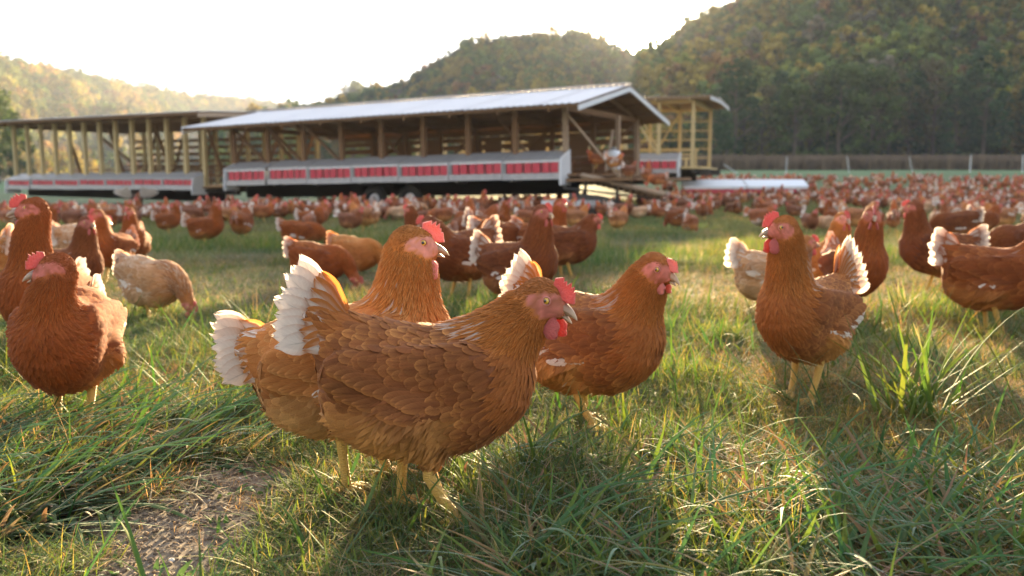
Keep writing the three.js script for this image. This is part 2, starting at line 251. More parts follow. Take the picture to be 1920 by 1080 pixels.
// x runs along the shed from its near end, z from the front eave to the back, heights from the ground
function shed(o) {
  const g = base('mobile_hen_house', o.at, 0); g.rotation.set(0, o.turn, o.tilt ?? 0, 'YXZ'); tag(g, o.label, 'hen house');
  const { L, W, eave, ridge, floor, wood, inner } = o, zf = o.over, zb = W - o.over, slope = Math.hypot(W / 2, ridge - eave), ang = Math.atan2(ridge - eave, W / 2), x0 = o.x0 ?? 0.54, x1 = L - 1.05;
  const n = 12, sw = (L + 0.05 * (n - 1)) / n;
  const key = `${sw.toFixed(3)}_${slope.toFixed(3)}`; if (!sheetGeo.has(key)) sheetGeo.set(key, corrugated(sw, slope + 0.03));
  for (let i = 0; i < n; i++) for (const s of [0, 1]) {
    const m = part('roof_sheet', sheetGeo.get(key), M.sheet, g); const off = i % 2 * 0.004;
    if (s === 0) { m.position.set(i * (sw - 0.05), eave + 0.045 + off, 0); m.rotation.set(-ang, 0, 0); } else { m.position.set((i + 1) * (sw - 0.05) + 0.05, eave + 0.045 + off, W); m.rotation.set(0, Math.PI, 0); m.rotateX(-ang); }
  }
  const cap = beam('ridge_cap', g, [0, ridge + 0.075, W / 2], [L, ridge + 0.075, W / 2], 0.02, 0.26, M.sheet); cap.rotation.set(0, 0, -Math.PI / 2);
  const slopeY = (z) => eave + (ridge - eave) * (1 - Math.abs(z - W / 2) / (W / 2));
  for (let i = 0; i < 9; i++) { const z = lerp(0.08, W - 0.08, i / 8); if (i !== 4) { const m = bx('purlin', g, 0.02, L - 0.02, -0.02, 0.02, -0.045, 0.045, o.under ?? inner); m.position.set(L / 2, slopeY(z) - 0.015, z); m.rotation.x = z < W / 2 ? -ang : ang; } }
  for (let i = 0; i < 2; i++) for (const s of [0, 1]) {                  // board sheathing under the metal
    const m = bx('roof_board', g, 0, L / 2 - 0.004, -0.006, 0.006, 0, slope - 0.03, o.under ?? inner); m.position.set(L / 4 + i * L / 2, (eave + ridge) / 2 + 0.022, s ? W * 0.75 : W * 0.25); m.rotation.x = s ? ang : -ang;
  }
  for (const x of [0.0, L - 0.03]) for (const s of [0, 1]) { const m = beam('barge_board', g, [x, eave - 0.05, s ? W : 0], [x, ridge - 0.05, W / 2], 0.03, 0.10, o.barge ?? M.paleMetal); }
  for (let k = 0; k < o.frames; k++) {
    const x = lerp(x0 + 0.06, x1, k / (o.frames - 1)), end = k === 0 || k === o.frames - 1;
    for (const z of [zf, zb]) bx('post', g, x - 0.05, x + 0.05, floor, slopeY(z) - 0.08, z - 0.05, z + 0.05, k === 0 ? o.endWood ?? wood : wood);
    beam('rafter', g, [x + 0.07, eave - 0.03, 0.06], [x + 0.07, ridge - 0.07, W / 2], 0.045, 0.12, inner); beam('rafter', g, [x + 0.07, eave - 0.03, W - 0.06], [x + 0.07, ridge - 0.07, W / 2], 0.045, 0.12, inner);
    if (k % 2 === 0) bx('tie_beam', g, x - 0.03, x + 0.02, slopeY(zf) - 0.18, slopeY(zf) - 0.06, zf, zb, inner);
  }
  for (const z of [zf + 0.09, zb - 0.09]) { bx('wall_plate', g, x0, x1, slopeY(z) - 0.15, slopeY(z) - 0.05, z - 0.035, z + 0.035, inner); }
  for (let k = 0; k + 1 < o.frames; k += 1) {                            // braces
    const xa = lerp(x0 + 0.06, x1, k / (o.frames - 1)), xb = lerp(x0 + 0.06, x1, (k + 1) / (o.frames - 1)), top = slopeY(zf) - 0.14;
    if (k % 2 === o.phase) beam('brace', g, [xa, top, zb - 0.03], [xb, floor + 0.2, zb - 0.03], 0.04, 0.09, inner);
    if ((k % 3 === 1)) beam('brace', g, [xb, top, zf + 1.3], [xa, floor + 0.1, zf + 1.3], 0.04, 0.09, inner);
    if (o.frontBrace?.includes(k)) beam('brace', g, [xb, top, zf + 0.02], [xa, floor + 0.35, zf + 0.02], 0.04, 0.09, inner);
  }
  for (let i = 0; i < o.slats; i++) { const y = floor + 0.03 + i * o.slatStep; bx('wall_board', g, x0, x1, y, y + o.slatH, zb + 0.055, zb + 0.08, inner); }
  for (const y of o.highBoards ?? []) bx('wall_board', g, x0, x1, y, y + 0.13, zb + 0.055, zb + 0.08, inner);
  for (const x of o.doors ?? []) bx('wall_panel', g, x, x + 0.5, floor + 0.5, 1.64, zb + 0.03, zb + 0.05, inner);
  for (let r = 0; r < 3; r++) { const z = lerp(zf + 1.0, zb - 0.8, r / 2), y = floor + 0.25 + r * 0.16; bx('roost_rail', g, x0 + 0.3, x1 - 0.2, y, y + 0.05, z - 0.03, z + 0.03, inner); for (let k = 0; k < 5; k++) { const x = lerp(x0 + 0.4, x1 - 0.3, k / 4); bx('roost_leg', g, x - 0.03, x + 0.03, floor, y, z - 0.025, z + 0.025, inner); } }
  bx('floor_deck', g, x0 - 0.2, x1 + 0.2, floor - 0.05, floor, zf - 0.1, zb + 0.1, inner);
  for (const z of [zf + 0.7, zb - 0.7]) bx('chassis_beam', g, x0 - 0.4, x1 + 0.3, floor - 0.24, floor - 0.055, z - 0.07, z + 0.07, M.steel);
  for (let k = 0; k < 8; k++) { const x = lerp(x0, x1, k / 7); bx('cross_member', g, x - 0.05, x + 0.05, floor - 0.16, floor - 0.056, zf - 0.05, zb + 0.05, M.steel); }
  for (const sx of [0, 1]) bx('skirt_board', g, lerp(x0, x1, sx * 0.5) + 0.01, lerp(x0, x1, sx * 0.5 + 0.5) - 0.01, floor - 0.42, floor - 0.06, zf + 0.60, zf + 0.33, M.steel);
  // a row of nest boxes along the front
  const nb = o.nests, nw = (o.nx1 - o.nx0) / nb, ny = o.nestY, h = o.nestH ?? 1;
  for (let k = 0; k < nb; k++) {
    const nx = o.nx0 + k * nw, nys = ny + (o.nestSlope ?? 0) * (nx - o.nx0), q = new THREE.Group(); q.name = 'nest_box'; q.position.set(nx, nys + (k % 2) * 0.008, zf - 0.36); g.add(q);
    const w = nw - (k === nb - 2 ? 0.10 : 0.03);
    const lid = bx('lid', q, 0, w, -0.012, 0.012, 0, 0.50, M.galv); lid.position.set(w / 2, 0.49 * h, 0.205); lid.rotation.x = -0.36;
    bx('lid_lip', q, 0, w, 0.345 * h, 0.405 * h, -0.016, 0, M.paleMetal);
    bx('tray', q, -0.005, w + 0.005, 0, 0.125, -0.05, 0.45, M.galv);
    bx('back_panel', q, 0.01, w - 0.01, 0.126, 0.50 * h, 0.40, 0.42, M.galv);
    const nf = 6, fw = (w - 0.06) / nf; for (let f = 0; f < nf; f++) { const gap = f % 2 ? 0.30 : 0.1; const m = bx('curtain', q, 0.03 + f * fw + 0.008, 0.03 + (f + 1) * fw - 0.008 - gap * fw * 0.5, 0.135, 0.344 * h, -0.004, 0.0, M.redFlap); m.rotation.y = (f % 3 - 1) * 0.03; }
    for (const x of [0, w - 0.03]) bx('side_panel', q, x, x + 0.03, 0.126, 0.344 * h, -0.012, 0.40, M.galv);
  }
  const endp = new THREE.Shape(); endp.moveTo(0.06, -0.12); endp.lineTo(-0.44, -0.12); endp.lineTo(-0.44, 0.03); endp.lineTo(-0.40, 0.42 * h); endp.lineTo(0.06, 0.60 * h); endp.closePath();
  for (const x of [o.nx0 - 0.045, o.nx1 + 0.005]) { const e = part('nest_end_panel', new THREE.ExtrudeGeometry(endp, { depth: 0.03, bevelEnabled: false }), M.paleMetal, g); e.rotation.y = -Math.PI / 2; e.position.set(x + 0.03, ny + (o.nestSlope ?? 0) * (x - o.nx0), zf); }
  for (const x of o.wheels ?? []) {
    const wg = new THREE.Group(); wg.name = 'wheel'; wg.position.set(x, o.wheelY ?? 0.33, zf + 0.18); g.add(wg);
    part('tyre', new THREE.TorusGeometry(0.235, 0.095, 12, 32), M.tyre, wg);
    const pts = [[0.02, -0.02], [0.05, -0.02], [0.06, 0.02], [0.135, 0.035], [0.15, -0.03], [0.185, -0.045], [0.20, -0.07], [0.205, 0.05]].map((a) => new THREE.Vector2(a[0], a[1])), rim = part('rim', new THREE.LatheGeometry(pts, 28), M.rim, wg); rim.rotation.x = -Math.PI / 2;
  }
  return g;
}
const A_TURN = Math.PI - Math.atan2(0.467, 0.885);
const shedA = shed({ at: [1.30, 0, -16.6], turn: A_TURN, tilt: -0.018, L: 10.8, W: 5.68, eave: 1.95, ridge: 2.55, floor: 0.66, over: 0.72, wood: M.oldWood, inner: M.oldWood, under: M.oldWood, endWood: M.paleWood, frames: 9, phase: 0, frontBrace: [5, 6, 7], slats: 4, slatStep: 0.15, slatH: 0.145, highBoards: [1.42, 1.62, 1.77], doors: [1.9, 3.1, 4.4, 5.0, 6.4, 7.3, 8.1], nests: 7, nx0: 0.56, nx1: 9.7, nestY: 0.55, wheels: [4.55, 5.55], wheelY: 0.17,
  label: 'middle slatted hen house on wheels with white metal roof and red nest curtains' });
{ // porch at the near end of the middle shed: rail, struts, landing
  beam('brace', shedA, [0.55, 1.85, 0.70], [-0.45, 0.62, 0.9], 0.05, 0.09, M.paleWood);
  beam('post', shedA, [0.3, 0.55, 2.9], [0.3, 1.95, 2.9], 0.09, 0.09, M.paleWood);
  beam('brace', shedA, [0.3, 1.6, 2.6], [0.2, 0.7, 1.9], 0.05, 0.08, M.paleWood);
  bx('landing_board', shedA, -0.9, 0.5, 0.50, 0.56, 0.5, 4.6, M.oldWood);
}
const shedB = shed({ at: [-8.05, -0.28, -22.2], turn: Math.PI - Math.atan2(0.53, 0.85), tilt: 0.008, L: 10.9, W: 5.4, eave: 2.50, ridge: 2.64, floor: 0.62, over: 0.62, x0: 0.5, wood: M.yellowWood, inner: M.oldWood, under: M.oldWood, endWood: M.yellowWood, barge: M.paleWood, frames: 13, phase: 0, frontBrace: [], slats: 7, slatStep: 0.23, slatH: 0.10, nests: 7, nx0: 0.62, nx1: 9.75, nestY: 0.52, nestH: 0.78, nestSlope: -0.012,
  label: 'left timber hen house with yellow posts, dark roof edge and pink nest curtains' });
beam('brace', shedB, [6.2, 2.1, 1.2], [4.4, 1.15, 1.2], 0.05, 0.12, M.paleWood);
const shedC = shed({ at: [5.85, 0.10, -25.6], turn: Math.PI - Math.atan2(0.35, 0.93), tilt: 0, L: 10.9, W: 4.6, eave: 2.86, ridge: 2.93, floor: 0.80, over: 0.42, x0: 0.5, wood: M.yellowWood, inner: M.yellowWood, under: M.paleWood, endWood: M.yellowWood, frames: 10, phase: 1, frontBrace: [1, 3, 5], slats: 6, slatStep: 0.31, slatH: 0.045, nests: 4, nx0: 0.95, nx1: 7.2, nestY: 0.62, nestH: 1.05,
  label: 'right open timber hen house with yellow frame and thin white roof' });
{ // ramp with rails, from the landing down to the grass
  const a = atPx(1090, 330, 17.3), b = atPx(1246, 366, 16.4), g = base('hen_ramp', [a.x, a.y, a.z]); tag(g, 'sloping timber ramp with hens walking down from the middle hen house', 'ramp');
  const d = b.clone().sub(a);
  for (const off of [0, 0.95]) beam('side_rail', g, [0, 0.02, -off], [d.x, d.y + 0.02, d.z - off], 0.05, 0.1, M.paleWood);
  for (let i = 0; i < 14; i++) { const t = (i + 0.5) / 14; beam('tread', g, [d.x * t, d.y * t - 0.05, d.z * t - 0.02], [d.x * t, d.y * t - 0.05, d.z * t - 0.93], 0.02, d.length() / 14 - 0.012, M.oldWood).rotation; }
  const s = atPx(1110, 352, 17.0); for (const t of [0.06, 0.45]) beam('prop', g, [d.x * t, d.y * t - 0.06, d.z * t - 0.1], [d.x * t, -a.y + groundH(a.x, a.z), d.z * t - 0.1], 0.06, 0.06, M.steel);
  // a dark sheet leans below the ramp
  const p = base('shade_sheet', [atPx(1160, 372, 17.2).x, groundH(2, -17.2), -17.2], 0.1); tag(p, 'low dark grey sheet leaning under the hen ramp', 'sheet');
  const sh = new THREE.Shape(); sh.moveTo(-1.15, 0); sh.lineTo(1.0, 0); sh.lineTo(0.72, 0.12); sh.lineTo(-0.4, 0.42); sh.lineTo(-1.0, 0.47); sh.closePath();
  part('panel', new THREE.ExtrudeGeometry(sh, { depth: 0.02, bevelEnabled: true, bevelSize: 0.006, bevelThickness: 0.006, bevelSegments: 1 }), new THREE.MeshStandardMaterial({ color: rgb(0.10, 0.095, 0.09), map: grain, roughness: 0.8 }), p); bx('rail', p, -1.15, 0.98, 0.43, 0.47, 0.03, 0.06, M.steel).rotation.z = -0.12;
  const t = base('water_trough', [atPx(1060, 356, 16.6).x, groundH(1, -16.6), -16.6], 0.05); tag(t, 'pale narrow water trough under the near end of the middle hen house', 'trough');
  bx('basin', t, -0.46, 0.40, 0.22, 0.33, -0.08, 0.08, M.paleMetal); bx('end_cap', t, 0.43, 0.66, 0.23, 0.33, -0.09, 0.09, M.galv); for (const x of [-0.4, 0.34]) bx('foot', t, x - 0.02, x + 0.02, 0, 0.22, -0.1, 0.1, M.steel);
}
{ // white gas bottle on the landing
  const p = atPx(1150, 318, 18.6), g = base('gas_bottle', [p.x, p.y, p.z]); tag(g, 'white metal gas bottle standing on the porch of the middle hen house', 'gas bottle');
  part('tank', new THREE.LatheGeometry([[0, 0], [0.13, 0.0], [0.155, 0.03], [0.155, 0.33], [0.13, 0.39], [0.05, 0.42], [0, 0.42]].map((a) => new THREE.Vector2(a[0], a[1])), 24), M.paleMetal, g);
  part('collar', new THREE.TorusGeometry(0.075, 0.012, 8, 24).rotateX(Math.PI / 2).translate(0, 0.45, 0), M.galv, g); part('valve', new THREE.CylinderGeometry(0.02, 0.03, 0.07, 10).translate(0, 0.45, 0), M.steel, g);
}
{ // long feeder in the right field
  const a = atPx(1278, 352, 27), b = atPx(1512, 350, 27.5), g = base('feeder', [a.x, groundH(a.x, a.z) + 0.10, a.z], -Math.atan2(b.z - a.z, b.x - a.x)); tag(g, 'long low feeder with white lid and red trough in the right field', 'feeder');
  const L = a.distanceTo(b), n = 2; for (let i = 0; i < n; i++) { const x0 = i * L / n + 0.02, x1 = (i + 1) * L / n - 0.02; const l = bx('lid', g, x0, x1, -0.02, 0.02, -0.22, 0.22, M.paleMetal); l.position.y = 0.42; l.rotation.x = 0.5; bx('lid_lip', g, x0, x1, 0.25, 0.335, 0.20, 0.215, M.paleMetal); bx('trough', g, x0, x1, 0.12, 0.235, -0.18, 0.17, M.redFlap.clone()); for (const x of [x0 + 0.1, x1 - 0.1]) bx('foot', g, x - 0.03, x + 0.03, -0.16, 0.12, -0.2, 0.2, M.steel); }
}
{ // netting posts along the far edge of the field
  const proto = base('fence_post', [0, 0, 0]); const spots = [[1383, 1, 52], [1474, 0, 53], [1592, 0.18, 54], [1710, 0.24, 55], [1818, 0, 54], [1916, 0.02, 55]];
  part('stake', taperTube([V(0, -0.2, 0), V(0, 0.5, 0), V(0, 1.02, 0)], [0.024, 0.024, 0.02], 8), M.paleMetal, proto); part('insulator', new THREE.CylinderGeometry(0.035, 0.035, 0.08, 10).translate(0, 0.98, 0), M.galv, proto);
  const words = ['first from the left, straight', 'second from the left, straight', 'third from the left, leaning a little', 'fourth from the left, leaning most', 'thick and straight, second from the right', 'thick, rightmost at the picture edge'];
  const tops = spots.map(([px, lean, Z], i) => { const p = atPx(px, 332, Z), o = i ? proto.clone() : proto; if (i) { o.name = numbered('fence_post'); scene.add(o); } o.position.set(p.x, groundH(p.x, p.z), p.z); o.rotation.z = lean; if (i > 3) o.scale.set(1.4, 1.1, 1.4); tag(o, `pale netting fence post at the far field edge, ${words[i]}`, 'fence post', 'fence posts along the far field'); return p; });
}
{ // dry maize beyond the field, standing as one mass
  const R = rng(5), blades = []; for (let k = 0; k < 9; k++) { const a = R() * 6.28, l = 0.9 + 0.9 * R(), lean = 0.25 * R(); const b = [V(Math.cos(a) * 0.1, 0, Math.sin(a) * 0.1), V(Math.cos(a) * (0.12 + lean * 0.4), l * 0.6, Math.sin(a) * (0.12 + lean * 0.4)), V(Math.cos(a) * (0.2 + lean), l * (1 - lean * 0.6), Math.sin(a) * (0.2 + lean))]; blades.push(plain(taperTube(b, [0.03, 0.035, 0.006], 4, false, 0.4))); }
  const g = mergeGeometries(blades), N = 9000, im = new THREE.InstancedMesh(g, new THREE.MeshStandardMaterial({ color: rgb(1, 1, 1), roughness: 1 }), N), m4 = new THREE.Matrix4(), q = new THREE.Quaternion(), up = V(0, 1, 0);
  for (let i = 0; i < N; i++) { const px = lerp(1180, 2050, R()), Z = lerp(86, 104, R()), p = atPx(px, 300, Z), s = 0.72 + 0.32 * R(), k = 0.8 + 0.5 * R(); im.setMatrixAt(i, m4.compose(V(p.x, groundH(p.x, p.z), p.z), q.setFromAxisAngle(up, R() * 6.28), V(s, s, s))); im.setColorAt(i, rgb(0.17 * k, 0.125 * k, 0.085 * k)); }
  im.name = 'dry_maize'; tag(im, null, null, null, 'stuff'); scene.add(im);
}
// ---------------------------------------------------------------- hens
const featherMap = dataTex(64, 128, (u, v) => {                      // barbs, a dark shaft and a paler worn rim
  const x = Math.abs(u - 0.5) * 2, shaft = Math.exp(-(x * x) / 0.004), half = v < 0.6 ? 1 : Math.sqrt(Math.max(0, 1 - Math.pow((v - 0.6) / 0.41, 2.2)));
  const barb = noise(x * 3 + 3, (v * 1.3 - x * 0.28) * 40, 1), b2 = noise(u * 40, v * 9, 5), rim = sstep(0.78, 0.97, x) * 0.8 + sstep(0.90, 0.985, v);
  return 0.70 + 0.22 * barb + 0.10 * (b2 - 0.5) - 0.12 * shaft + 0.13 * Math.min(1, rim);
});
const hackleMap = dataTex(32, 64, (u, v) => { const x = Math.abs(u - 0.5) * 2; return 0.45 + 0.18 * noise(u * 12, v * 20, 3) + 0.5 * sstep(0.35, 0.95, x) + 0.25 * sstep(0.7, 1, v); });
const plainMap = dataTex(64, 128, (u, v) => { const x = Math.abs(u - 0.5) * 2; return 0.86 + 0.12 * noise(x * 3 + 3, (v * 1.3 - x * 0.28) * 46, 1) - 0.30 * Math.exp(-(x * x) / 0.0016) * sstep(1, 0.6, v); });
M.feather = new THREE.MeshPhysicalMaterial({ vertexColors: true, map: featherMap, roughness: 0.92, transmission: 0.12, thickness: 0, side: THREE.DoubleSide, sheen: 0.12, sheenRoughness: 0.4, sheenColor: rgb(1, 0.6, 0.3), specularIntensity: 0.45 });
M.tailFeather = new THREE.MeshPhysicalMaterial({ vertexColors: true, map: plainMap, roughness: 0.96, transmission: 0.42, thickness: 0, side: THREE.DoubleSide, specularIntensity: 0.4 });
M.hackle = M.feather.clone(); M.hackle.map = hackleMap; M.hackle.transmission = 0.2;
M.henBody = new THREE.MeshStandardMaterial({ vertexColors: true, roughness: 0.85 });
M.flockBody = new THREE.MeshStandardMaterial({ vertexColors: true, roughness: 0.8 });
const skinBump = dataTex(64, 64, (u, v) => noise(u * 26, v * 26, 2) * 0.6 + noise(u * 52, v * 52, 4) * 0.4);
M.comb = new THREE.MeshPhysicalMaterial({ color: rgb(0.52, 0.115, 0.10), roughness: 0.95, transmission: 0.35, thickness: 0, clearcoat: 0.12, clearcoatRoughness: 0.45, bumpMap: skinBump, bumpScale: 0.0014 });
M.combPale = new THREE.MeshPhysicalMaterial({ color: rgb(0.64, 0.21, 0.18), roughness: 0.95, transmission: 0.35, thickness: 0, clearcoat: 0.25, clearcoatRoughness: 0.45, bumpMap: skinBump, bumpScale: 0.0014 });
M.lobe = new THREE.MeshPhysicalMaterial({ color: rgb(0.52, 0.20, 0.16), roughness: 0.6, bumpMap: skinBump, bumpScale: 0.0006 });
M.beak = new THREE.MeshPhysicalMaterial({ vertexColors: true, roughness: 0.38, bumpMap: skinBump, bumpScale: 0.0002 });
M.eye = new THREE.MeshPhysicalMaterial({ vertexColors: true, roughness: 0.15, clearcoat: 1, clearcoatRoughness: 0.03 });
const scaleBump = dataTex(64, 64, (u, v) => { const r = Math.floor(v * 8), x = (u * 4 + (r % 2) * 0.5) % 1, y = (v * 8) % 1; return clamp(1 - Math.pow(Math.abs(x - 0.5) * 2, 4)) * clamp(1 - Math.pow(Math.abs(y - 0.5) * 2, 3)); });
M.shank = new THREE.MeshPhysicalMaterial({ color: rgb(0.58, 0.36, 0.085), roughness: 0.55, bumpMap: scaleBump, bumpScale: 0.0012 });
M.claw = new THREE.MeshStandardMaterial({ color: rgb(0.36, 0.27, 0.18), roughness: 0.5 });

const smin = (a, b, k) => { const h = clamp(0.5 + 0.5 * (b - a) / k); return lerp(b, a, h) - k * h * (1 - h); };
// a hen's shape: tapered capsules joined smoothly; x forward, y up, z to its right, origin on the ground under the body
function henShape(o) {
  const hs = o.headSize ?? 1.2, pr = [], hip = o.hip ?? 0.215, cp = Math.cos(o.pitch ?? 0), sp = Math.sin(o.pitch ?? 0), fat = o.fat ?? 1;
  const B = (x, y, z = 0) => V(x * cp - y * sp, x * sp + y * cp + hip, z);
  const D = (x, y, z = 0) => V(x * cp - y * sp, x * sp + y * cp, z).normalize();
  const add = (a, b, ra, rb, zs, k, region, flow) => pr.push({ a, b, ra: ra * (region === 'head' ? hs : fat), rb: rb * (region === 'head' ? hs : fat), zs, k, region, flow, ab: b.clone().sub(a) });
  o.hipY = hip; const tu = o.tail ?? 0.5;                                           // how high the tail is carried
  add(B(-0.065, 0.003), B(0.055, 0.002), 0.092, 0.098, 0.86, 0.03, 'back', D(-1, 0.0));
  add(B(0.095, 0.012), B(0.10, 0.02), 0.080, 0.074, 0.92, 0.04, 'breast', D(-0.75, -0.65));
  const tb = B(-0.160, 0.045 + 0.055 * tu);
  add(B(-0.075, 0.022), tb, 0.074, 0.036, 0.66, 0.045, 'saddle', tb.clone().sub(B(-0.07, 0.03)).normalize());
  add(B(-0.082, -0.040), B(-0.098, -0.036), 0.060, 0.052, 0.9, 0.05, 'fluff', D(-0.7, -0.55));
  add(B(-0.03, -0.045), B(0.04, -0.04), 0.07, 0.068, 0.9, 0.04, 'belly', D(-0.85, -0.35));
  for (const s of [-1, 1]) {
    add(B(0.068, 0.032, s * 0.068), B(-0.11, 0.026, s * 0.060), 0.046, 0.040, 0.42, 0.010, 'wing', D(-1, -0.05));
    const f = (s > 0 ? o.footR : o.footL) ?? [0.0, 0], hk = V(lerp(-0.01, f[0], 0.55) - 0.012, f[2] ?? 0.105, s * 0.038);
    add(B(-0.018, -0.045, s * 0.048), hk.clone().add(V(0.004, 0.03, 0)), 0.060, 0.019, 0.86, 0.018, 'thigh', D(-0.35, -0.9));
    (s > 0) ? (o.hockR = hk) : (o.hockL = hk);
  }
  const n0 = B(0.088, 0.045), H = V(...o.head), yaw = o.yaw ?? 0, hp = o.headPitch ?? -0.15;
  const f = V(Math.cos(hp) * Math.cos(yaw), Math.sin(hp), Math.cos(hp) * Math.sin(yaw)), r = V(-Math.sin(yaw), 0, Math.cos(yaw)), u = V().crossVectors(r, f);
  const hb = H.clone().addScaledVector(f, -0.012 * hs).addScaledVector(u, -0.006 * hs);
  const c1 = n0.clone().add(V(...(o.neckBend ?? [0.035, 0.03, 0])));
  let prev = null;
  const nr = 0.94 * (o.neck ?? 1), NS = 6;
  for (let i = 0; i <= NS; i++) {
    const t = i / NS, p = n0.clone().multiplyScalar((1 - t) * (1 - t)).addScaledVector(c1, 2 * t * (1 - t)).addScaledVector(hb, t * t), ra = lerp(0.070, 0.028 * (hs + 1) / 2, Math.pow(t, 0.75)) * nr;
    if (prev) add(prev.p, p, prev.ra, ra, 0.86, 0.022, 'neck', prev.p.clone().sub(p).normalize());
    prev = { p, ra };
  }
  add(H.clone().addScaledVector(f, -0.008 * hs), H.clone().addScaledVector(f, 0.004 * hs), 0.0255, 0.0235, 0.86, 0.012, 'head', f.clone().negate());
  add(H.clone().addScaledVector(f, 0.006 * hs).addScaledVector(u, -0.003 * hs), H.clone().addScaledVector(f, 0.026 * hs).addScaledVector(u, -0.007 * hs), 0.018, 0.0105, 0.86, 0.012, 'head', f.clone().negate());
  const sd = (x, y, z, want) => {
    let d = 1e9;
    for (const q of pr) {
      const iz = 1 / q.zs, ax = x - q.a.x, ay = y - q.a.y, bz = q.ab.z * iz;
      // the section is narrowed about the bone's own middle line
      const az = (z - q.a.z) * iz, bx = q.ab.x, by = q.ab.y, bb = bx * bx + by * by + bz * bz;
      const t = bb > 1e-9 ? clamp((ax * bx + ay * by + az * bz) / bb) : 0;
      const dx = ax - t * bx, dy = ay - t * by, dz = az - t * bz;
      const len2 = dx * dx + dy * dy + dz * dz + 1e-12, e = (Math.sqrt(len2) - lerp(q.ra, q.rb, t)) / Math.sqrt((dx * dx + dy * dy + dz * dz * iz * iz) / len2);
      q.d = e; q.t = t;
      d = d > 1e8 ? e : smin(d, e, q.k);
    }
    return d;
  };
  const info = (p) => {                                               // nearest region and the way its feathers lie
    sd(p.x, p.y, p.z); const fl = V(); let best = 1e9, reg = 'back', bt = 0;
    for (const q of pr) { const w = Math.exp(-Math.max(q.d, -0.02) / 0.012); fl.addScaledVector(q.flow, w); if (q.d < best) { best = q.d; reg = q.region; bt = q.t; } }
    return { fl: fl.normalize(), reg, bt };
  };
  const grad = (p, e = 0.0015) => V(sd(p.x + e, p.y, p.z) - sd(p.x - e, p.y, p.z), sd(p.x, p.y + e, p.z) - sd(p.x, p.y - e, p.z), sd(p.x, p.y, p.z + e) - sd(p.x, p.y, p.z - e)).normalize();
  return { pr, sd, info, grad, B, D, H, f, r, u, tb, n0, o, hs };
}
function surfaceNet(S, cell) {
  const lo = V(1, 1, 1), hi = V(-1, -1, -1);
  for (const q of S.pr) for (const [p, r] of [[q.a, q.ra], [q.b, q.rb]]) { lo.min(p.clone().subScalar(r + 0.02)); hi.max(p.clone().addScalar(r + 0.02)); }
  const nx = Math.ceil((hi.x - lo.x) / cell) + 2, ny = Math.ceil((hi.y - lo.y) / cell) + 2, nz = Math.ceil((hi.z - lo.z) / cell) + 2;
  const val = new Float32Array(nx * ny * nz), at = (i, j, k) => (i * ny + j) * nz + k;
  const step = 3;                                                      // coarse pass to skip what is far from the surface
  for (let i = 0; i < nx; i += step) for (let j = 0; j < ny; j += step) for (let k = 0; k < nz; k += step) {
    const c = S.sd(lo.x + (i + 1) * cell, lo.y + (j + 1) * cell, lo.z + (k + 1) * cell), far = Math.abs(c) > cell * 7.5;
    for (let a = i; a < Math.min(i + step, nx); a++) for (let b = j; b < Math.min(j + step, ny); b++) for (let e = k; e < Math.min(k + step, nz); e++)
      val[at(a, b, e)] = far ? c : S.sd(lo.x + a * cell, lo.y + b * cell, lo.z + e * cell);
  }
  const vid = new Int32Array(nx * ny * nz).fill(-1), pos = [], idx = [], nor = [];
  for (let i = 0; i < nx - 1; i++) for (let j = 0; j < ny - 1; j++) for (let k = 0; k < nz - 1; k++) {
    let n = 0, sx = 0, sy = 0, sz = 0; const c = [];
    for (let m = 0; m < 8; m++) c.push(val[at(i + (m & 1), j + (m >> 1 & 1), k + (m >> 2))]);
    for (let m = 0; m < 8; m++) for (const e of [1, 2, 4]) if (!(m & e)) { const A = c[m], Bv = c[m | e]; if ((A < 0) !== (Bv < 0)) { const t = A / (A - Bv); sx += (m & 1) + (e === 1 ? t : 0); sy += (m >> 1 & 1) + (e === 2 ? t : 0); sz += (m >> 2) + (e === 4 ? t : 0); n++; } }
    if (n) {
      vid[at(i, j, k)] = pos.length / 3; const p = V(lo.x + (i + sx / n) * cell, lo.y + (j + sy / n) * cell, lo.z + (k + sz / n) * cell), g = S.grad(p, cell * 0.3);
      p.addScaledVector(g, -S.sd(p.x, p.y, p.z) * 0.9); pos.push(p.x, p.y, p.z); nor.push(g.x, g.y, g.z);
    }
  }
  for (let i = 1; i < nx - 1; i++) for (let j = 1; j < ny - 1; j++) for (let k = 1; k < nz - 1; k++) {
    const a = val[at(i, j, k)];
    const face = (b, q) => { if ((a < 0) === (b < 0)) return; if (a < 0) idx.push(q[0], q[1], q[2], q[0], q[2], q[3]); else idx.push(q[0], q[2], q[1], q[0], q[3], q[2]); };
    face(val[at(i + 1, j, k)], [vid[at(i, j - 1, k - 1)], vid[at(i, j, k - 1)], vid[at(i, j, k)], vid[at(i, j - 1, k)]]);
    face(val[at(i, j + 1, k)], [vid[at(i - 1, j, k - 1)], vid[at(i - 1, j, k)], vid[at(i, j, k)], vid[at(i, j, k - 1)]]);
    face(val[at(i, j, k + 1)], [vid[at(i - 1, j - 1, k)], vid[at(i, j - 1, k)], vid[at(i, j, k)], vid[at(i - 1, j, k)]]);
  }
  return { pos, idx, nor };
}
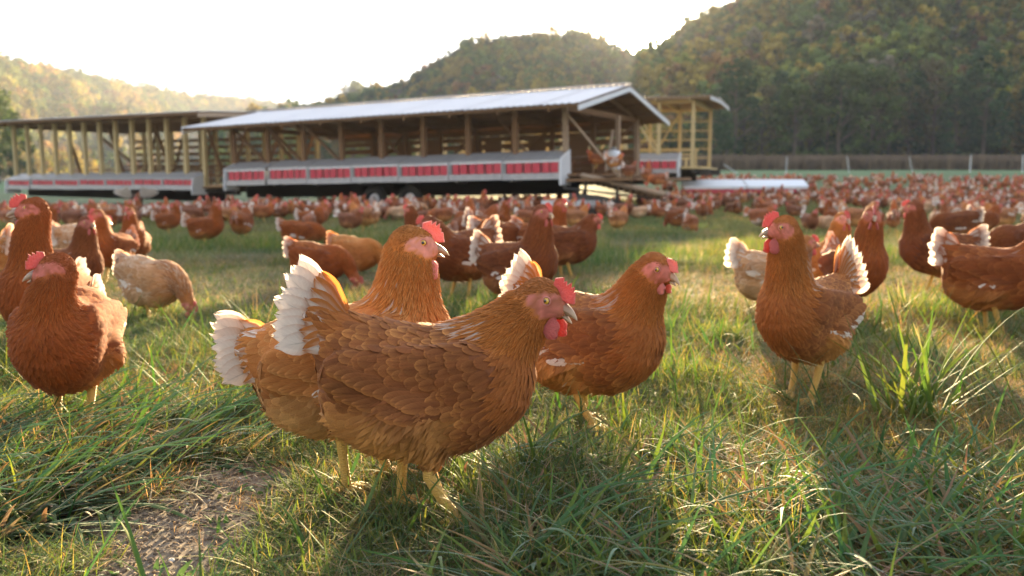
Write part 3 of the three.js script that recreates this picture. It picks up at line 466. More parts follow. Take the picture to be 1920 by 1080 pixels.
// feathers gather in a buffer
class Plumes {
  constructor() { this.p = []; this.i = []; this.c = []; this.uv = []; }
  // centre line from p along t, hugging the shape at a height that grows from o0 to o1
  add(S, p, n, t, L, W, prof, color, o0, o1, rows, cols = 3, cup = 0.0012, hug = true, sag = 0, fray = 0) {
    const b = V().crossVectors(t, n).normalize(), start = this.p.length / 3, c = V(), q = V(), tn = t.clone(), nn = n.clone(), R = rows.length;
    c.copy(p); let last = 0;
    for (let a = 0; a < R; a++) {
      const s = rows[a];
      c.addScaledVector(tn, L * (s - last)); if (sag) tn.addScaledVector(nn, -sag * (s - last)).normalize(); last = s;
      const off = lerp(o0, o1, s);
      if (hug) { const d = S.sd(c.x, c.y, c.z); c.addScaledVector(nn, off - d); if (a && a < R - 1 && L > 0.02) { nn.copy(S.grad(c)); tn.addScaledVector(nn, -tn.dot(nn)).normalize(); } }
      for (let k = 0; k < cols; k++) {
        const u = k / (cols - 1) * 2 - 1;
        q.copy(c).addScaledVector(b, u * W * 0.5 * prof(s, u));
        if (hug) { const d = S.sd(q.x, q.y, q.z); q.addScaledVector(nn, clamp(off - cup * u * u - d, -0.006, 0.006)); } else q.addScaledVector(nn, -cup * u * u);
        if (fray) q.addScaledVector(tn, (hash3(Math.floor(p.x * 9e4), k * 7 + 1, Math.floor(p.y * 9e4)) - 0.5) * fray * s * s);
        this.p.push(q.x, q.y, q.z); const cc = color(s, u); this.c.push(cc[0], cc[1], cc[2]); this.uv.push(k / (cols - 1), s);
      }
    }
    for (let a = 0; a < R - 1; a++) for (let k = 0; k < cols - 1; k++) { const z = start + a * cols + k; this.i.push(z, z + 1, z + cols, z + 1, z + cols + 1, z + cols); }
  }
  build() { return geom(this.p, this.i, this.c, this.uv); }
}
const ROUND = (s) => (s < 0.6 ? lerp(0.55, 1, s / 0.6) : Math.sqrt(Math.max(0.012, 1 - Math.pow((s - 0.6) / 0.41, 2.2))));
const POINT = (s) => (s < 0.35 ? lerp(0.6, 1, s / 0.35) : Math.max(0.06, 1 - Math.pow((s - 0.35) / 0.65, 1.6)));
const WISP = (s) => (s < 0.3 ? 1 : Math.max(0.05, 1 - (s - 0.3) / 0.7));
const ROWS6 = [0, 0.4, 0.65, 0.83, 0.94, 1], ROWS4 = [0, 0.5, 0.85, 1], ROWS8 = [0, 0.2, 0.4, 0.6, 0.75, 0.87, 0.95, 1];
const mixc = (a, b, t) => [lerp(a[0], b[0], t), lerp(a[1], b[1], t), lerp(a[2], b[2], t)], mulc = (a, k) => [a[0] * k, a[1] * k, a[2] * k];
const PAL = {
  shadedChestnut: { back: [0.150, 0.040, 0.013], neck: [0.24, 0.060, 0.012], lace: [0.36, 0.13, 0.04], fluff: [0.34, 0.14, 0.05], white: [0.80, 0.74, 0.68], skin: [0.42, 0.13, 0.10] },  // chestnut darkened: the shade on backlit hens is put into the plumage colour
  rust: { back: [0.245, 0.079, 0.025], neck: [0.49, 0.155, 0.026], lace: [0.60, 0.26, 0.075], fluff: [0.62, 0.30, 0.09], white: [0.82, 0.78, 0.72], skin: [0.52, 0.165, 0.125] },
  chestnut: { back: [0.235, 0.056, 0.013], neck: [0.40, 0.092, 0.013], lace: [0.46, 0.16, 0.04], fluff: [0.46, 0.18, 0.05], white: [0.80, 0.74, 0.68], skin: [0.48, 0.135, 0.10] },
  ginger: { back: [0.50, 0.180, 0.048], neck: [0.56, 0.185, 0.028], lace: [0.68, 0.36, 0.13], fluff: [0.64, 0.36, 0.14], white: [0.84, 0.80, 0.74], skin: [0.62, 0.26, 0.20] },
  pale: { back: [0.56, 0.29, 0.13], neck: [0.48, 0.17, 0.035], lace: [0.78, 0.66, 0.52], fluff: [0.68, 0.44, 0.24], white: [0.84, 0.80, 0.74], skin: [0.50, 0.16, 0.12] },
};
// where on the body a feather wears which colour
function coat(S, o, pal, p, reg, R) {
  const n = fbm(p.x * 22 + o.seed, p.y * 22, p.z * 22, 3), m = noise(p.x * 9 + o.seed * 3, p.y * 9, p.z * 9 + 4);
  let c = pal.back, edge = pal.lace, e = 0.45, streak = 0;
  if (reg === 'neck' || reg === 'head') {
    c = pal.neck; e = 0.45;
    const low = clamp(1 - (p.y - S.n0.y - 0.01) / Math.max(0.03, S.H.y - S.n0.y)), up = clamp((S.n0.x + 0.02 - p.x) / 0.06);
    if (reg === 'neck' && low > 0.35 && up > 0.05 && R() < (o.collar ?? 0.5) * (0.35 + low * up * 1.2)) streak = 0.4 + 0.6 * R();   // white shafts
    if (reg === 'head') { c = mulc(pal.neck, 0.82); e = 0.2; }
  } else if (reg === 'fluff' || reg === 'thigh' || reg === 'belly') {
    const down = clamp((S.B(0, -0.02).y - p.y) / 0.05);
    c = mixc(pal.back, pal.fluff, (reg === 'belly' ? 0.55 : 0.85) * down * clamp(0.75 + (n - 0.5) * 2) * (p.x > 0.07 ? 0.35 : 1)); e = 0.15;
    if (reg === 'fluff' && p.x < -0.13 && n > 0.5) c = mixc(c, pal.white, 0.75);
  } else if (reg === 'saddle') {
    c = mixc(pal.back, pal.neck, 0.3); e = 0.35;
    const far = clamp((S.B(-0.10, 0).x - p.x) / 0.07); if (R() < far * 0.8) { edge = pal.white; e = 0.75; }
  } else if (reg === 'breast') { c = mixc(pal.back, pal.neck, 0.35); e = 0.22; }
  else if (reg === 'wing') { e = 0.22; c = mulc(pal.back, 0.92); }
  if (reg !== 'neck' && reg !== 'head' && reg !== 'wing') {             // pale buff underparts
    const dn = sstep(-0.008, -0.045, p.y - S.o.hipY) * sstep(0.09, 0.04, p.x); c = mixc(c, pal.fluff, dn * clamp(0.85 + (n - 0.5) * 1.4)); if (dn > 0.5) e *= 0.4;
  }
  const wp = o.patches ?? 0.0;
  if (wp && m > 1 - wp * 0.55 && reg !== 'breast' && p.x < 0.05 && reg !== 'head' && reg !== 'neck' && R() < 0.6) { c = mixc(c, pal.white, 0.3 + 0.5 * R()); edge = pal.white; }
  const k = 0.66 + 0.58 * n + (R() - 0.5) * 0.30;
  return { c: mulc(c, k), edge: mulc(edge, 0.9 + 0.2 * R()), e: e * (0.5 + R() * 0.9), mid: streak ? mixc(c, pal.white, streak) : null };
}
function isFace(S, p, grow = 0) {
  const q = p.clone().sub(S.H).divideScalar(S.hs), x = q.dot(S.f), y = q.dot(S.u), z = Math.abs(q.dot(S.r));
  const ex = (x - 0.012) / (0.024 + grow), ey = (y + 0.003) / (0.0155 + grow);
  return ex * ex + ey * ey < 1 && (z > 0.006 || x > 0.02);
}
function beakGeo(len, h, w, hook, open, c0, c1) {
  const pos = [], idx = [], col = [], seg = 10, n = 8;
  for (let i = 0; i <= n; i++) {
    const s = i / n, rr = Math.pow(1 - s, 0.72) * 0.97 + 0.03, x = len * s, y = -hook * s * s * s + open * s;
    for (let k = 0; k <= seg; k++) { const th = k / seg * 2 * Math.PI; pos.push(x, y + Math.sin(th) * h * rr, Math.cos(th) * w * rr); const c = mixc(c0, c1, clamp(s * 1.4)); col.push(...c); }
  }
  for (let i = 0; i < n; i++) for (let k = 0; k < seg; k++) { const q = i * (seg + 1) + k; idx.push(q, q + seg + 1, q + 1, q + 1, q + seg + 1, q + seg + 2); }
  return geom(pos, idx, col, pos.filter((_, i) => i % 3 < 2).map((v) => v * 40));
}
function combGeo(size, teeth, R) {
  const s = new THREE.Shape(), L = 0.034 * size, Hh = 0.0155 * size; s.moveTo(0, 0);
  const pts = []; for (let i = 0; i < teeth; i++) { const a = (i + 0.5) / teeth, hh = Hh * (0.55 + 0.6 * Math.sin(a * 2.6 + 0.25)) * (0.9 + 0.25 * R()); pts.push([-L * (i / teeth), hh * 0.68], [-L * a - 0.0012, hh * 1.05]); }
  s.lineTo(0.004, 0.004);
  for (const [x, y] of pts) s.lineTo(x, y);
  s.lineTo(-L - 0.004, Hh * 0.35); s.lineTo(-L * 0.95, -0.004); s.lineTo(-L * 0.4, -0.006);
  const g = new THREE.ExtrudeGeometry(s, { depth: 0.0012, bevelEnabled: true, bevelThickness: 0.0016, bevelSize: 0.0016, bevelSegments: 2, steps: 1 });
  g.translate(0, 0, -0.0006); { const q = g.attributes.uv; for (let i = 0; i < q.count; i++) q.setXY(i, q.getX(i) * 28, q.getY(i) * 28); }
  const a = g.attributes.position; for (let i = 0; i < a.count; i++) { const x = a.getX(i), y = a.getY(i); a.setZ(i, a.getZ(i) * (1.9 - clamp(y / Hh) * 1.1) + Math.sin(x * 190) * 0.0016 * clamp(y / Hh)); }
  g.computeVertexNormals(); return g;
}
function wattleGeo(size) {
  const g = new THREE.SphereGeometry(1, 14, 12), a = g.attributes.position;
  for (let i = 0; i < a.count; i++) { const y = a.getY(i), k = 1 - 0.45 * clamp(y * 0.5 + 0.5); a.setXYZ(i, a.getX(i) * 0.0125 * size * k + 0.0015 * Math.sin(y * 6), (y - 0.75) * 0.013 * size, a.getZ(i) * 0.0034 * size * (1.1 - 0.3 * y) ); }
  g.computeVertexNormals(); return g;
}
const eyeGeo = (() => {
  const g = new THREE.SphereGeometry(0.0048, 20, 16), a = g.attributes.position, c = new Float32Array(a.count * 3);
  for (let i = 0; i < a.count; i++) { const t = Math.acos(clamp(a.getY(i) / 0.0048, -1, 1)) * 57.3, q = t < 27 ? [0.006, 0.005, 0.004] : t < 57 ? [0.62, 0.38, 0.05] : [0.10, 0.035, 0.02]; c.set(q, i * 3); }
  g.setAttribute('color', new THREE.BufferAttribute(c, 3)); return g;                       // pole along +y
})();
const lidGeo = new THREE.TorusGeometry(0.0052, 0.0011, 6, 18);
// the things of a head that are not feathers; pale: a lighter comb
function headParts(S, o, root, R) {
  const frame = new THREE.Matrix4().makeBasis(S.f.clone().multiplyScalar(S.hs), S.u.clone().multiplyScalar(S.hs), S.r.clone().multiplyScalar(S.hs)).setPosition(S.H), put = (m) => { m.applyMatrix4(frame); return m; };
  const g = (geo, x, y, z, rx = 0, ry = 0, rz = 0) => { const q = geo.clone(); q.rotateX(rx); q.rotateY(ry); q.rotateZ(rz); q.translate(x, y, z); q.applyMatrix4(frame); return q; };
  const dark = o.beak ?? [0.24, 0.12, 0.07], tip = [0.40, 0.29, 0.19];
  const bk = part('beak', g(beakGeo(0.0225, 0.0080, 0.0072, 0.0062, 0, dark, tip), 0.029, -0.004, 0, 0, 0, -0.12), M.beak, root);
  part('lower_beak', g(beakGeo(0.0165, 0.0042, 0.0062, 0.001, o.gape ?? 0, mulc(dark, 0.9), tip), 0.029, -0.0118, 0, 0, 0, -0.2), M.beak, bk);
  const cm = o.pale ? M.combPale : M.comb;
  part('comb', g(combGeo((o.comb ?? 1) * 0.82, o.teeth ?? 5, R), 0.0345, 0.0065, 0, 0.05, 0, -0.62), cm, root);
  for (const s of [-1, 1]) {
    part('wattle', g(wattleGeo((o.wattle ?? 1) * 1.12), 0.021, -0.019, s * 0.0072, s * -0.22, 0, 0.1), cm, root);
    const lobe = new THREE.SphereGeometry(1, 10, 8); lobe.scale(0.0042, 0.0085, 0.0026);
    part('earlobe', g(lobe, -0.010, -0.010, s * 0.0206), M.lobe, root);
    const e = part('eye', g(eyeGeo, 0.0125, 0.0035, s * 0.0172, s * Math.PI / 2 - s * 0.06, s * -0.16), M.eye, root);
    part('eyelid', g(lidGeo, 0.0127, 0.0035, s * 0.0192, 0, s * 0.16 * 1, 0), M.lobe, e);
  }
}
function legParts(S, o, root, fine) {
  for (const s of [-1, 1]) {
    const f = (s > 0 ? o.footR : o.footL) ?? [0, 0], hk = s > 0 ? o.hockR : o.hockL, y0 = f[1] ?? 0;
    const ank = V(f[0], y0 + 0.016, s * 0.036), knee = hk.clone().add(V(0.002, 0.012, 0));
    const leg = part('leg', taperTube([knee, hk, hk.clone().lerp(ank, 0.5), ank.clone().add(V(0, 0.012, 0)), ank.clone().add(V(0.002, -0.004, 0))], [0.0115, 0.0098, 0.0078, 0.0082, 0.0095], fine ? 12 : 6), M.shank, root);
    const curl = o.curl?.[s > 0 ? 1 : 0] ?? 0;
    for (const [ang, L] of [[0, 0.062], [0.62 * s, 0.05], [-0.62 * s, 0.05], [Math.PI - 0.35 * s, 0.026]]) {
      const d = V(Math.cos(ang), 0, Math.sin(ang)), pts = [0, 0.3, 0.62, 0.9].map((t) => ank.clone().addScaledVector(d, L * t * (1 - 0.3 * curl)).add(V(0, -0.003 - 0.0075 * t + 0.005 * Math.sin(t * 3.1) - curl * t * t * 0.03, 0)));
      part('toe', taperTube(pts, [0.0085, 0.0062, 0.0054, 0.0042], fine ? 9 : 5), M.shank, leg);
      const e = pts[3]; part('claw', taperTube([e, e.clone().addScaledVector(d, 0.008).add(V(0, -0.001, 0)), e.clone().addScaledVector(d, 0.015).add(V(0, -0.006, 0))], [0.0036, 0.0024, 0.0004], fine ? 7 : 4), M.claw, leg);
    }
  }
}
// o: pose and colouring; level 2 = close to the camera, 1 = middle distance
function buildHen(root, o, level) {
  const R = rng(o.seed * 7919 + 13), S = henShape(o), pal = PAL[o.pal ?? 'rust'], fine = level === 2;
  const net = surfaceNet(S, fine ? 0.0062 : 0.0115), col = [], p = V();
  for (let i = 0; i < net.pos.length; i += 3) {
    p.set(net.pos[i], net.pos[i + 1], net.pos[i + 2]); const f = S.info(p);
    if (f.reg === 'head' && isFace(S, p, 0.001)) { const k = 0.62 + 0.6 * noise(p.x * 420, p.y * 420, p.z * 420), m = noise(p.x * 140, p.y * 140, p.z * 140 + 5); col.push(...mixc(mulc(pal.skin, k), pal.back, 0.7 * sstep(0.42, 0.75, m))); } else { const q = coat(S, o, pal, p, f.reg, R); col.push(...mulc(q.c, 0.8)); }
  }
  part('body', geom(net.pos, net.idx, col, null, net.nor), M.henBody, root);
  // scatter feather roots over the skin
  const nt = net.idx.length / 3, cum = new Float32Array(nt); let sum = 0; const A = V(), Bq = V(), C = V(), ab = V(), ac = V();
  const get = (v, k) => v.set(net.pos[k * 3], net.pos[k * 3 + 1], net.pos[k * 3 + 2]);
  for (let i = 0; i < nt; i++) { get(A, net.idx[i * 3]); get(Bq, net.idx[i * 3 + 1]); get(C, net.idx[i * 3 + 2]); sum += ab.subVectors(Bq, A).cross(ac.subVectors(C, A)).length() / 2; cum[i] = sum; }
  const zoom = fine ? 1 : 1.75, bufs = { plumage: new Plumes(), hackle: new Plumes(), fluff: new Plumes(), wing: [new Plumes(), new Plumes()] };
  const cells = new Map(), cs = 0.012 * zoom, key = (a, b, c) => a * 73856093 ^ b * 19349663 ^ c * 83492791;
  const SIZE = { head: [0.0075, 0.0034, 0.0021], neck: [0.034, 0.0072, 0.0047], breast: [0.030, 0.0105, 0.0064], back: [0.038, 0.0190, 0.0105], wing: [0.038, 0.0185, 0.0100], saddle: [0.044, 0.0170, 0.0092], belly: [0.032, 0.010, 0.0060], fluff: [0.030, 0.0080, 0.0046], thigh: [0.028, 0.0085, 0.0050] };
  const tries = fine ? 42000 : 9000;
  for (let k = 0; k < tries; k++) {
    const x = R() * sum; let lo = 0, hi = nt - 1; while (lo < hi) { const m = lo + hi >> 1; if (cum[m] < x) lo = m + 1; else hi = m; }
    get(A, net.idx[lo * 3]); get(Bq, net.idx[lo * 3 + 1]); get(C, net.idx[lo * 3 + 2]); let a = R(), b = R(); if (a + b > 1) { a = 1 - a; b = 1 - b; }
    const q = A.clone().addScaledVector(ab.subVectors(Bq, A), a).addScaledVector(ac.subVectors(C, A), b), inf = S.info(q), reg = inf.reg;
    if (reg === 'head' && isFace(S, q, fine ? 0 : 0.001)) continue;
    const sz = SIZE[reg]; let shrink = 1;
    if (reg === 'neck') { const hd = q.distanceTo(S.H); shrink = clamp(0.3 + (hd - 0.035) * 9, 0.3, 1.1); }
    const rad = sz[2] * zoom * shrink, ci = Math.floor(q.x / cs), cj = Math.floor(q.y / cs), ck = Math.floor(q.z / cs); let ok = true;
    for (let i = -1; ok && i < 2; i++) for (let j = -1; ok && j < 2; j++) for (let l = -1; ok && l < 2; l++) for (const [e, er] of cells.get(key(ci + i, cj + j, ck + l)) ?? []) if (e.distanceToSquared(q) < Math.pow((rad + er) / 2, 2)) { ok = false; break; }
    if (!ok) continue;
    const id = key(ci, cj, ck); if (!cells.has(id)) cells.set(id, []); cells.get(id).push([q, rad]);
    const n = S.grad(q), t = inf.fl.clone(), soft = reg === 'fluff' || reg === 'thigh' || reg === 'belly';
    const jit = soft ? 0.45 : reg === 'neck' ? 0.16 : 0.26; t.add(V((R() - 0.5) * jit, (R() - 0.5) * jit, (R() - 0.5) * jit)); t.addScaledVector(n, -t.dot(n)).normalize();
    const cc = coat(S, o, pal, q, reg, R), L = sz[0] * shrink * (0.8 + 0.4 * R()) * (fine ? 1 : 1.45), W = sz[1] * shrink * (0.85 + 0.3 * R()) * (fine ? 1 : 1.6);
    const lacing = R(), color = (s, u) => mixc(cc.mid && Math.abs(u) < 0.5 && s > 0.3 ? cc.mid : cc.c, cc.edge, clamp(cc.e * (Math.pow(Math.abs(u), 2) * 0.75 + Math.pow(s, 5) * 0.9) * (0.5 + lacing)));
    const dst = reg === 'neck' || reg === 'head' ? bufs.hackle : soft ? bufs.fluff : reg === 'wing' ? bufs.wing[q.z > 0 ? 1 : 0] : bufs.plumage;
    const prof = reg === 'neck' || reg === 'saddle' || reg === 'breast' ? POINT : soft || reg === 'head' ? WISP : ROUND;
    const tipOff = reg === 'head' ? 0.0012 : soft ? 0.004 + 0.011 * R() * R() : reg === 'neck' ? 0.0028 + 0.003 * R() : 0.0034 + 0.0034 * R() * R();
    dst.add(S, q, n, t, L, W, prof, color, -0.0005, tipOff, fine ? (reg === 'head' ? ROWS4 : ROWS6) : ROWS4, 3, soft ? 0 : 0.001);
  }
  // the long feathers of the folded wings
  const flight = [[], []];
  for (const s of [-1, 1]) {
    const nl = fine ? 11 : 7;
    for (let row = 0; row < 2; row++) for (let k = 0; k < nl; k++) {
      const e = k / (nl - 1), x = lerp(0.045, -0.075, e) - row * 0.0, y = row ? lerp(-0.012, 0.035, e) : lerp(-0.028, 0.012, e);
      const q = S.B(x, y, s * 0.086); for (let it = 0; it < 3; it++) { const g = S.grad(q); q.addScaledVector(g, -S.sd(q.x, q.y, q.z)); }
      const n = S.grad(q), t = S.D(-1, 0.06 - 0.12 * (1 - e)); t.addScaledVector(n, -t.dot(n)).normalize();
      const cc = coat(S, { ...o, patches: 0 }, pal, q, 'wing', R), white = row === 0 && R() < (o.wingWhite ?? 0.25);
      const c = white ? mixc(cc.c, pal.white, 0.7) : mulc(cc.c, 0.9), edge = white ? pal.white : pal.lace;
      const buf = fine ? new Plumes() : bufs.wing[s > 0 ? 1 : 0]; if (fine) flight[s > 0 ? 1 : 0].push(buf);
      buf.add(S, q, n, t, (row ? 0.066 : 0.088) * (0.9 + 0.2 * R()), 0.021, ROUND, (ss, u) => mixc(c, edge, clamp((u > 0 ? 0.1 : 0.35) * Math.abs(u) + Math.pow(ss, 6) * 0.35)), 0.001, row ? 0.0085 : 0.0065, fine ? ROWS8 : ROWS4, fine ? 5 : 3, 0.0012);
    }
  }
  // tail: a tent of broad feathers, then laced coverts over their roots
  const tails = [], tw = o.tailWhite ?? 0.9, te = (o.tailElev ?? 0.75), spread = o.tailSpread ?? 0.62, tl = (o.tailLen ?? 0.84), nT = fine ? 9 : 5;
  const tailF = (i, s, cov) => {
    const e = i / (nT - 1), el = te + (0.5 - e) * spread * 2 + (R() - 0.5) * 0.09, t = S.D(-Math.cos(el), Math.sin(el), s * (0.10 + 0.22 * e));
    const rt = S.tb.clone().add(V(cov ? 0.038 : 0.016, (0.022 - 0.044 * e) + (cov ? -0.004 : 0), s * (0.003 + 0.012 * e))), n = V(0, 0.14 * (1 - e), s).addScaledVector(t, -t.z * s).normalize();
    const L = (cov ? 0.084 : 0.112) * tl * (1 - 0.16 * e) * (0.95 + 0.09 * R()), W = (cov ? 0.028 : 0.037) * (fine ? 1.0 : 1.2), sh = R() < 0.3 ? 0.25 * R() : 0.02;
    const wcol = mulc(pal.white, 0.96 + 0.08 * R()), lac = mulc(mixc(pal.neck, pal.lace, 0.4), 0.95), bc = mixc(wcol, pal.neck, cov ? 0.12 * R() : 1 - tw);
    const b = new Plumes();
    b.add(S, rt, n, t, L, W, (ss) => (ss < 0.6 ? lerp(0.55, 1, ss / 0.6) : Math.pow(Math.max(0.03, 1 - Math.pow((ss - 0.6) / 0.41, 2.0)), 0.75)), (ss, u) => mixc(bc, lac, cov ? clamp(Math.pow(Math.abs(u), 4) * 0.9 + (u * s > 0.05 ? 0.75 : 0.08) + Math.pow(ss, 8) * 0.8) : clamp(Math.pow(Math.abs(u), 4) * 0.45 * (1.3 - ss) + sh + sstep(0.62, 0.30, ss + 0.25 * (noise(ss * 6 + i * 9, u * 3 + 9, s + 4) - 0.5)) * 0.75)), 0, 0, fine ? ROWS8 : ROWS4, fine ? 9 : 3, 0.0008, false, 0.16 + 0.10 * R(), fine ? 0.013 : 0.008);
    return b;
  };
  const tailMerged = new Plumes(), mergeP = (b) => { const o0 = tailMerged.p.length / 3; tailMerged.p.push(...b.p); tailMerged.c.push(...b.c); tailMerged.uv.push(...b.uv); tailMerged.i.push(...b.i.map((x) => x + o0)); };
  for (let i = 0; i < nT; i++) for (const s of [-1, 1]) { const b = tailF(i, s, false); fine ? tails.push(b) : mergeP(b); }
  const cov = new Plumes();
  for (let i = 0; i < nT; i++) for (const s of [-1, 1]) { const b = tailF(i, s, true), o0 = cov.p.length / 3; for (let z = 0; z < b.p.length; z += 3) b.p[z + 2] += s * 0.004; cov.p.push(...b.p); cov.c.push(...b.c); cov.uv.push(...b.uv); cov.i.push(...b.i.map((x) => x + o0)); }
  for (const b of tails) part('tail_feather', b.build(), M.tailFeather, root);
  if (!fine) part('tail', tailMerged.build(), M.tailFeather, root);
  part('tail_coverts', cov.build(), M.tailFeather, root);
  part('plumage', bufs.plumage.build(), M.feather, root); part('hackle', bufs.hackle.build(), M.hackle, root); part('fluff', bufs.fluff.build(), M.feather, root);
  bufs.wing.forEach((w, k) => { const m = part('wing', w.build(), M.feather, root); for (const b of flight[k]) part('flight_feather', b.build(), M.feather, m); });
  root.children.forEach((m) => { if (['plumage', 'hackle', 'fluff', 'tail_coverts'].includes(m.name)) m.userData.kind = 'stuff'; });
  headParts(S, o, root, R); legParts(S, o, root, fine);
  return root;
}
function hen(o, level, px, feetY, turn, label, group) {
  const p = groundPx(px, feetY), root = base('hen', [p.x, groundH(p.x, p.z) + (o.lift ?? 0), p.z], facing(p, turn));
  root.scale.setScalar(o.scale ?? 1);
  tag(root, label, 'hen', group); return buildHen(root, o, level);
}
// ---------------------------------------------------------------- the hens near the camera
const RAD = Math.PI / 180, HERO = 'hens close to the camera';
hen({ seed: 1, pal: 'rust', fat: 0.94, hip: 0.222, head: [0.188, 0.358, 0.012], yaw: 0.6, headPitch: -0.22, neckBend: [0.05, 0.035, 0], tail: 0.95, tailElev: 0.46, tailSpread: 0.62, tailLen: 0.82, tailWhite: 0.95, collar: 0.8, footR: [0.045, 0, 0.085], footL: [-0.045, 0.004, 0.105], comb: 1.05, wattle: 1.05, wingWhite: 0.06, gape: -0.003 }, 2, 800, 975, 84, 'rust brown hen walking in front with white fanned tail and head turned to the camera', HERO);
hen({ seed: 2, pal: 'ginger', hip: 0.226, pitch: 0.20, head: [0.105, 0.430, 0.004], yaw: 0.12, headPitch: -0.1, neckBend: [0.025, 0.10, 0], neck: 0.95, tail: 0.3, tailElev: 0.26, tailLen: 0.74, tailSpread: 0.45, tailWhite: 0.9, collar: 0.1, footR: [-0.02, 0, 0.11], footL: [0.05, 0, 0.11], comb: 1.05, wattle: 1.3, pale: true, wingWhite: 0.1 }, 2, 672, 915, 90, 'ginger hen with tall upright neck standing behind the front hen, pale face in profile', HERO);
hen({ seed: 3, pal: 'rust', hip: 0.195, head: [0.168, 0.362, 0.01], yaw: 0.25, headPitch: -0.25, neckBend: [0.04, 0.06, 0], tail: 0.8, tailElev: 0.62, tailLen: 0.72, tailWhite: 1, collar: 0.8, footR: [0.03, 0, 0.08], footL: [-0.02, 0, 0.08], comb: 0.7, wattle: 0.75, pale: true, patches: 0.1, beak: [0.34, 0.19, 0.10] }, 2, 1098, 800, 62, 'brown hen with white-laced shoulders looking right, tail hidden behind the front hen', HERO);
hen({ seed: 4, pal: 'rust', fat: 0.92, hip: 0.215, pitch: 0.12, head: [0.135, 0.440, 0], yaw: 0.45, headPitch: -0.08, neckBend: [0.03, 0.10, 0], tail: 1, tailElev: 0.8, tailLen: 0.86, tailWhite: 0.9, collar: 0.95, footR: [0.0, 0, 0.1], footL: [0.03, 0, 0.1], comb: 1.15, wattle: 1.15, patches: 0.6, wingWhite: 0.4, beak: [0.16, 0.13, 0.13] }, 2, 1508, 752, -30, 'upright hen at the right with red comb, golden-white collar and raised white tail', HERO);
hen({ seed: 5, pal: 'chestnut', hip: 0.205, head: [0.100, 0.366, -0.015], yaw: 1.12, headPitch: -0.14, neckBend: [0.04, 0.06, 0], neck: 0.9, tail: 0.1, tailElev: 0.05, tailLen: 0.6, collar: 0, footR: [0.0, 0, 0.09], footL: [0.03, 0, 0.09], comb: 1.0, wattle: 1.15, fat: 0.95, beak: [0.20, 0.14, 0.13] }, 2, 143, 806, -20, 'plump chestnut hen at the left with pink comb, breast towards the camera', HERO);
hen({ seed: 6, pal: 'chestnut', hip: 0.24, pitch: 0.2, head: [0.085, 0.485, -0.01], yaw: 1.1, headPitch: -0.05, neckBend: [0.03, 0.11, 0], neck: 0.9, tail: 0.2, tailElev: 0.1, collar: 0, footR: [0.0, 0, 0.11], footL: [0.03, 0, 0.11], comb: 1.1, wattle: 1.2, beak: [0.20, 0.14, 0.13] }, 2, 104, 722, -24, 'tall stretched hen at the left picture edge with large pink comb', HERO);
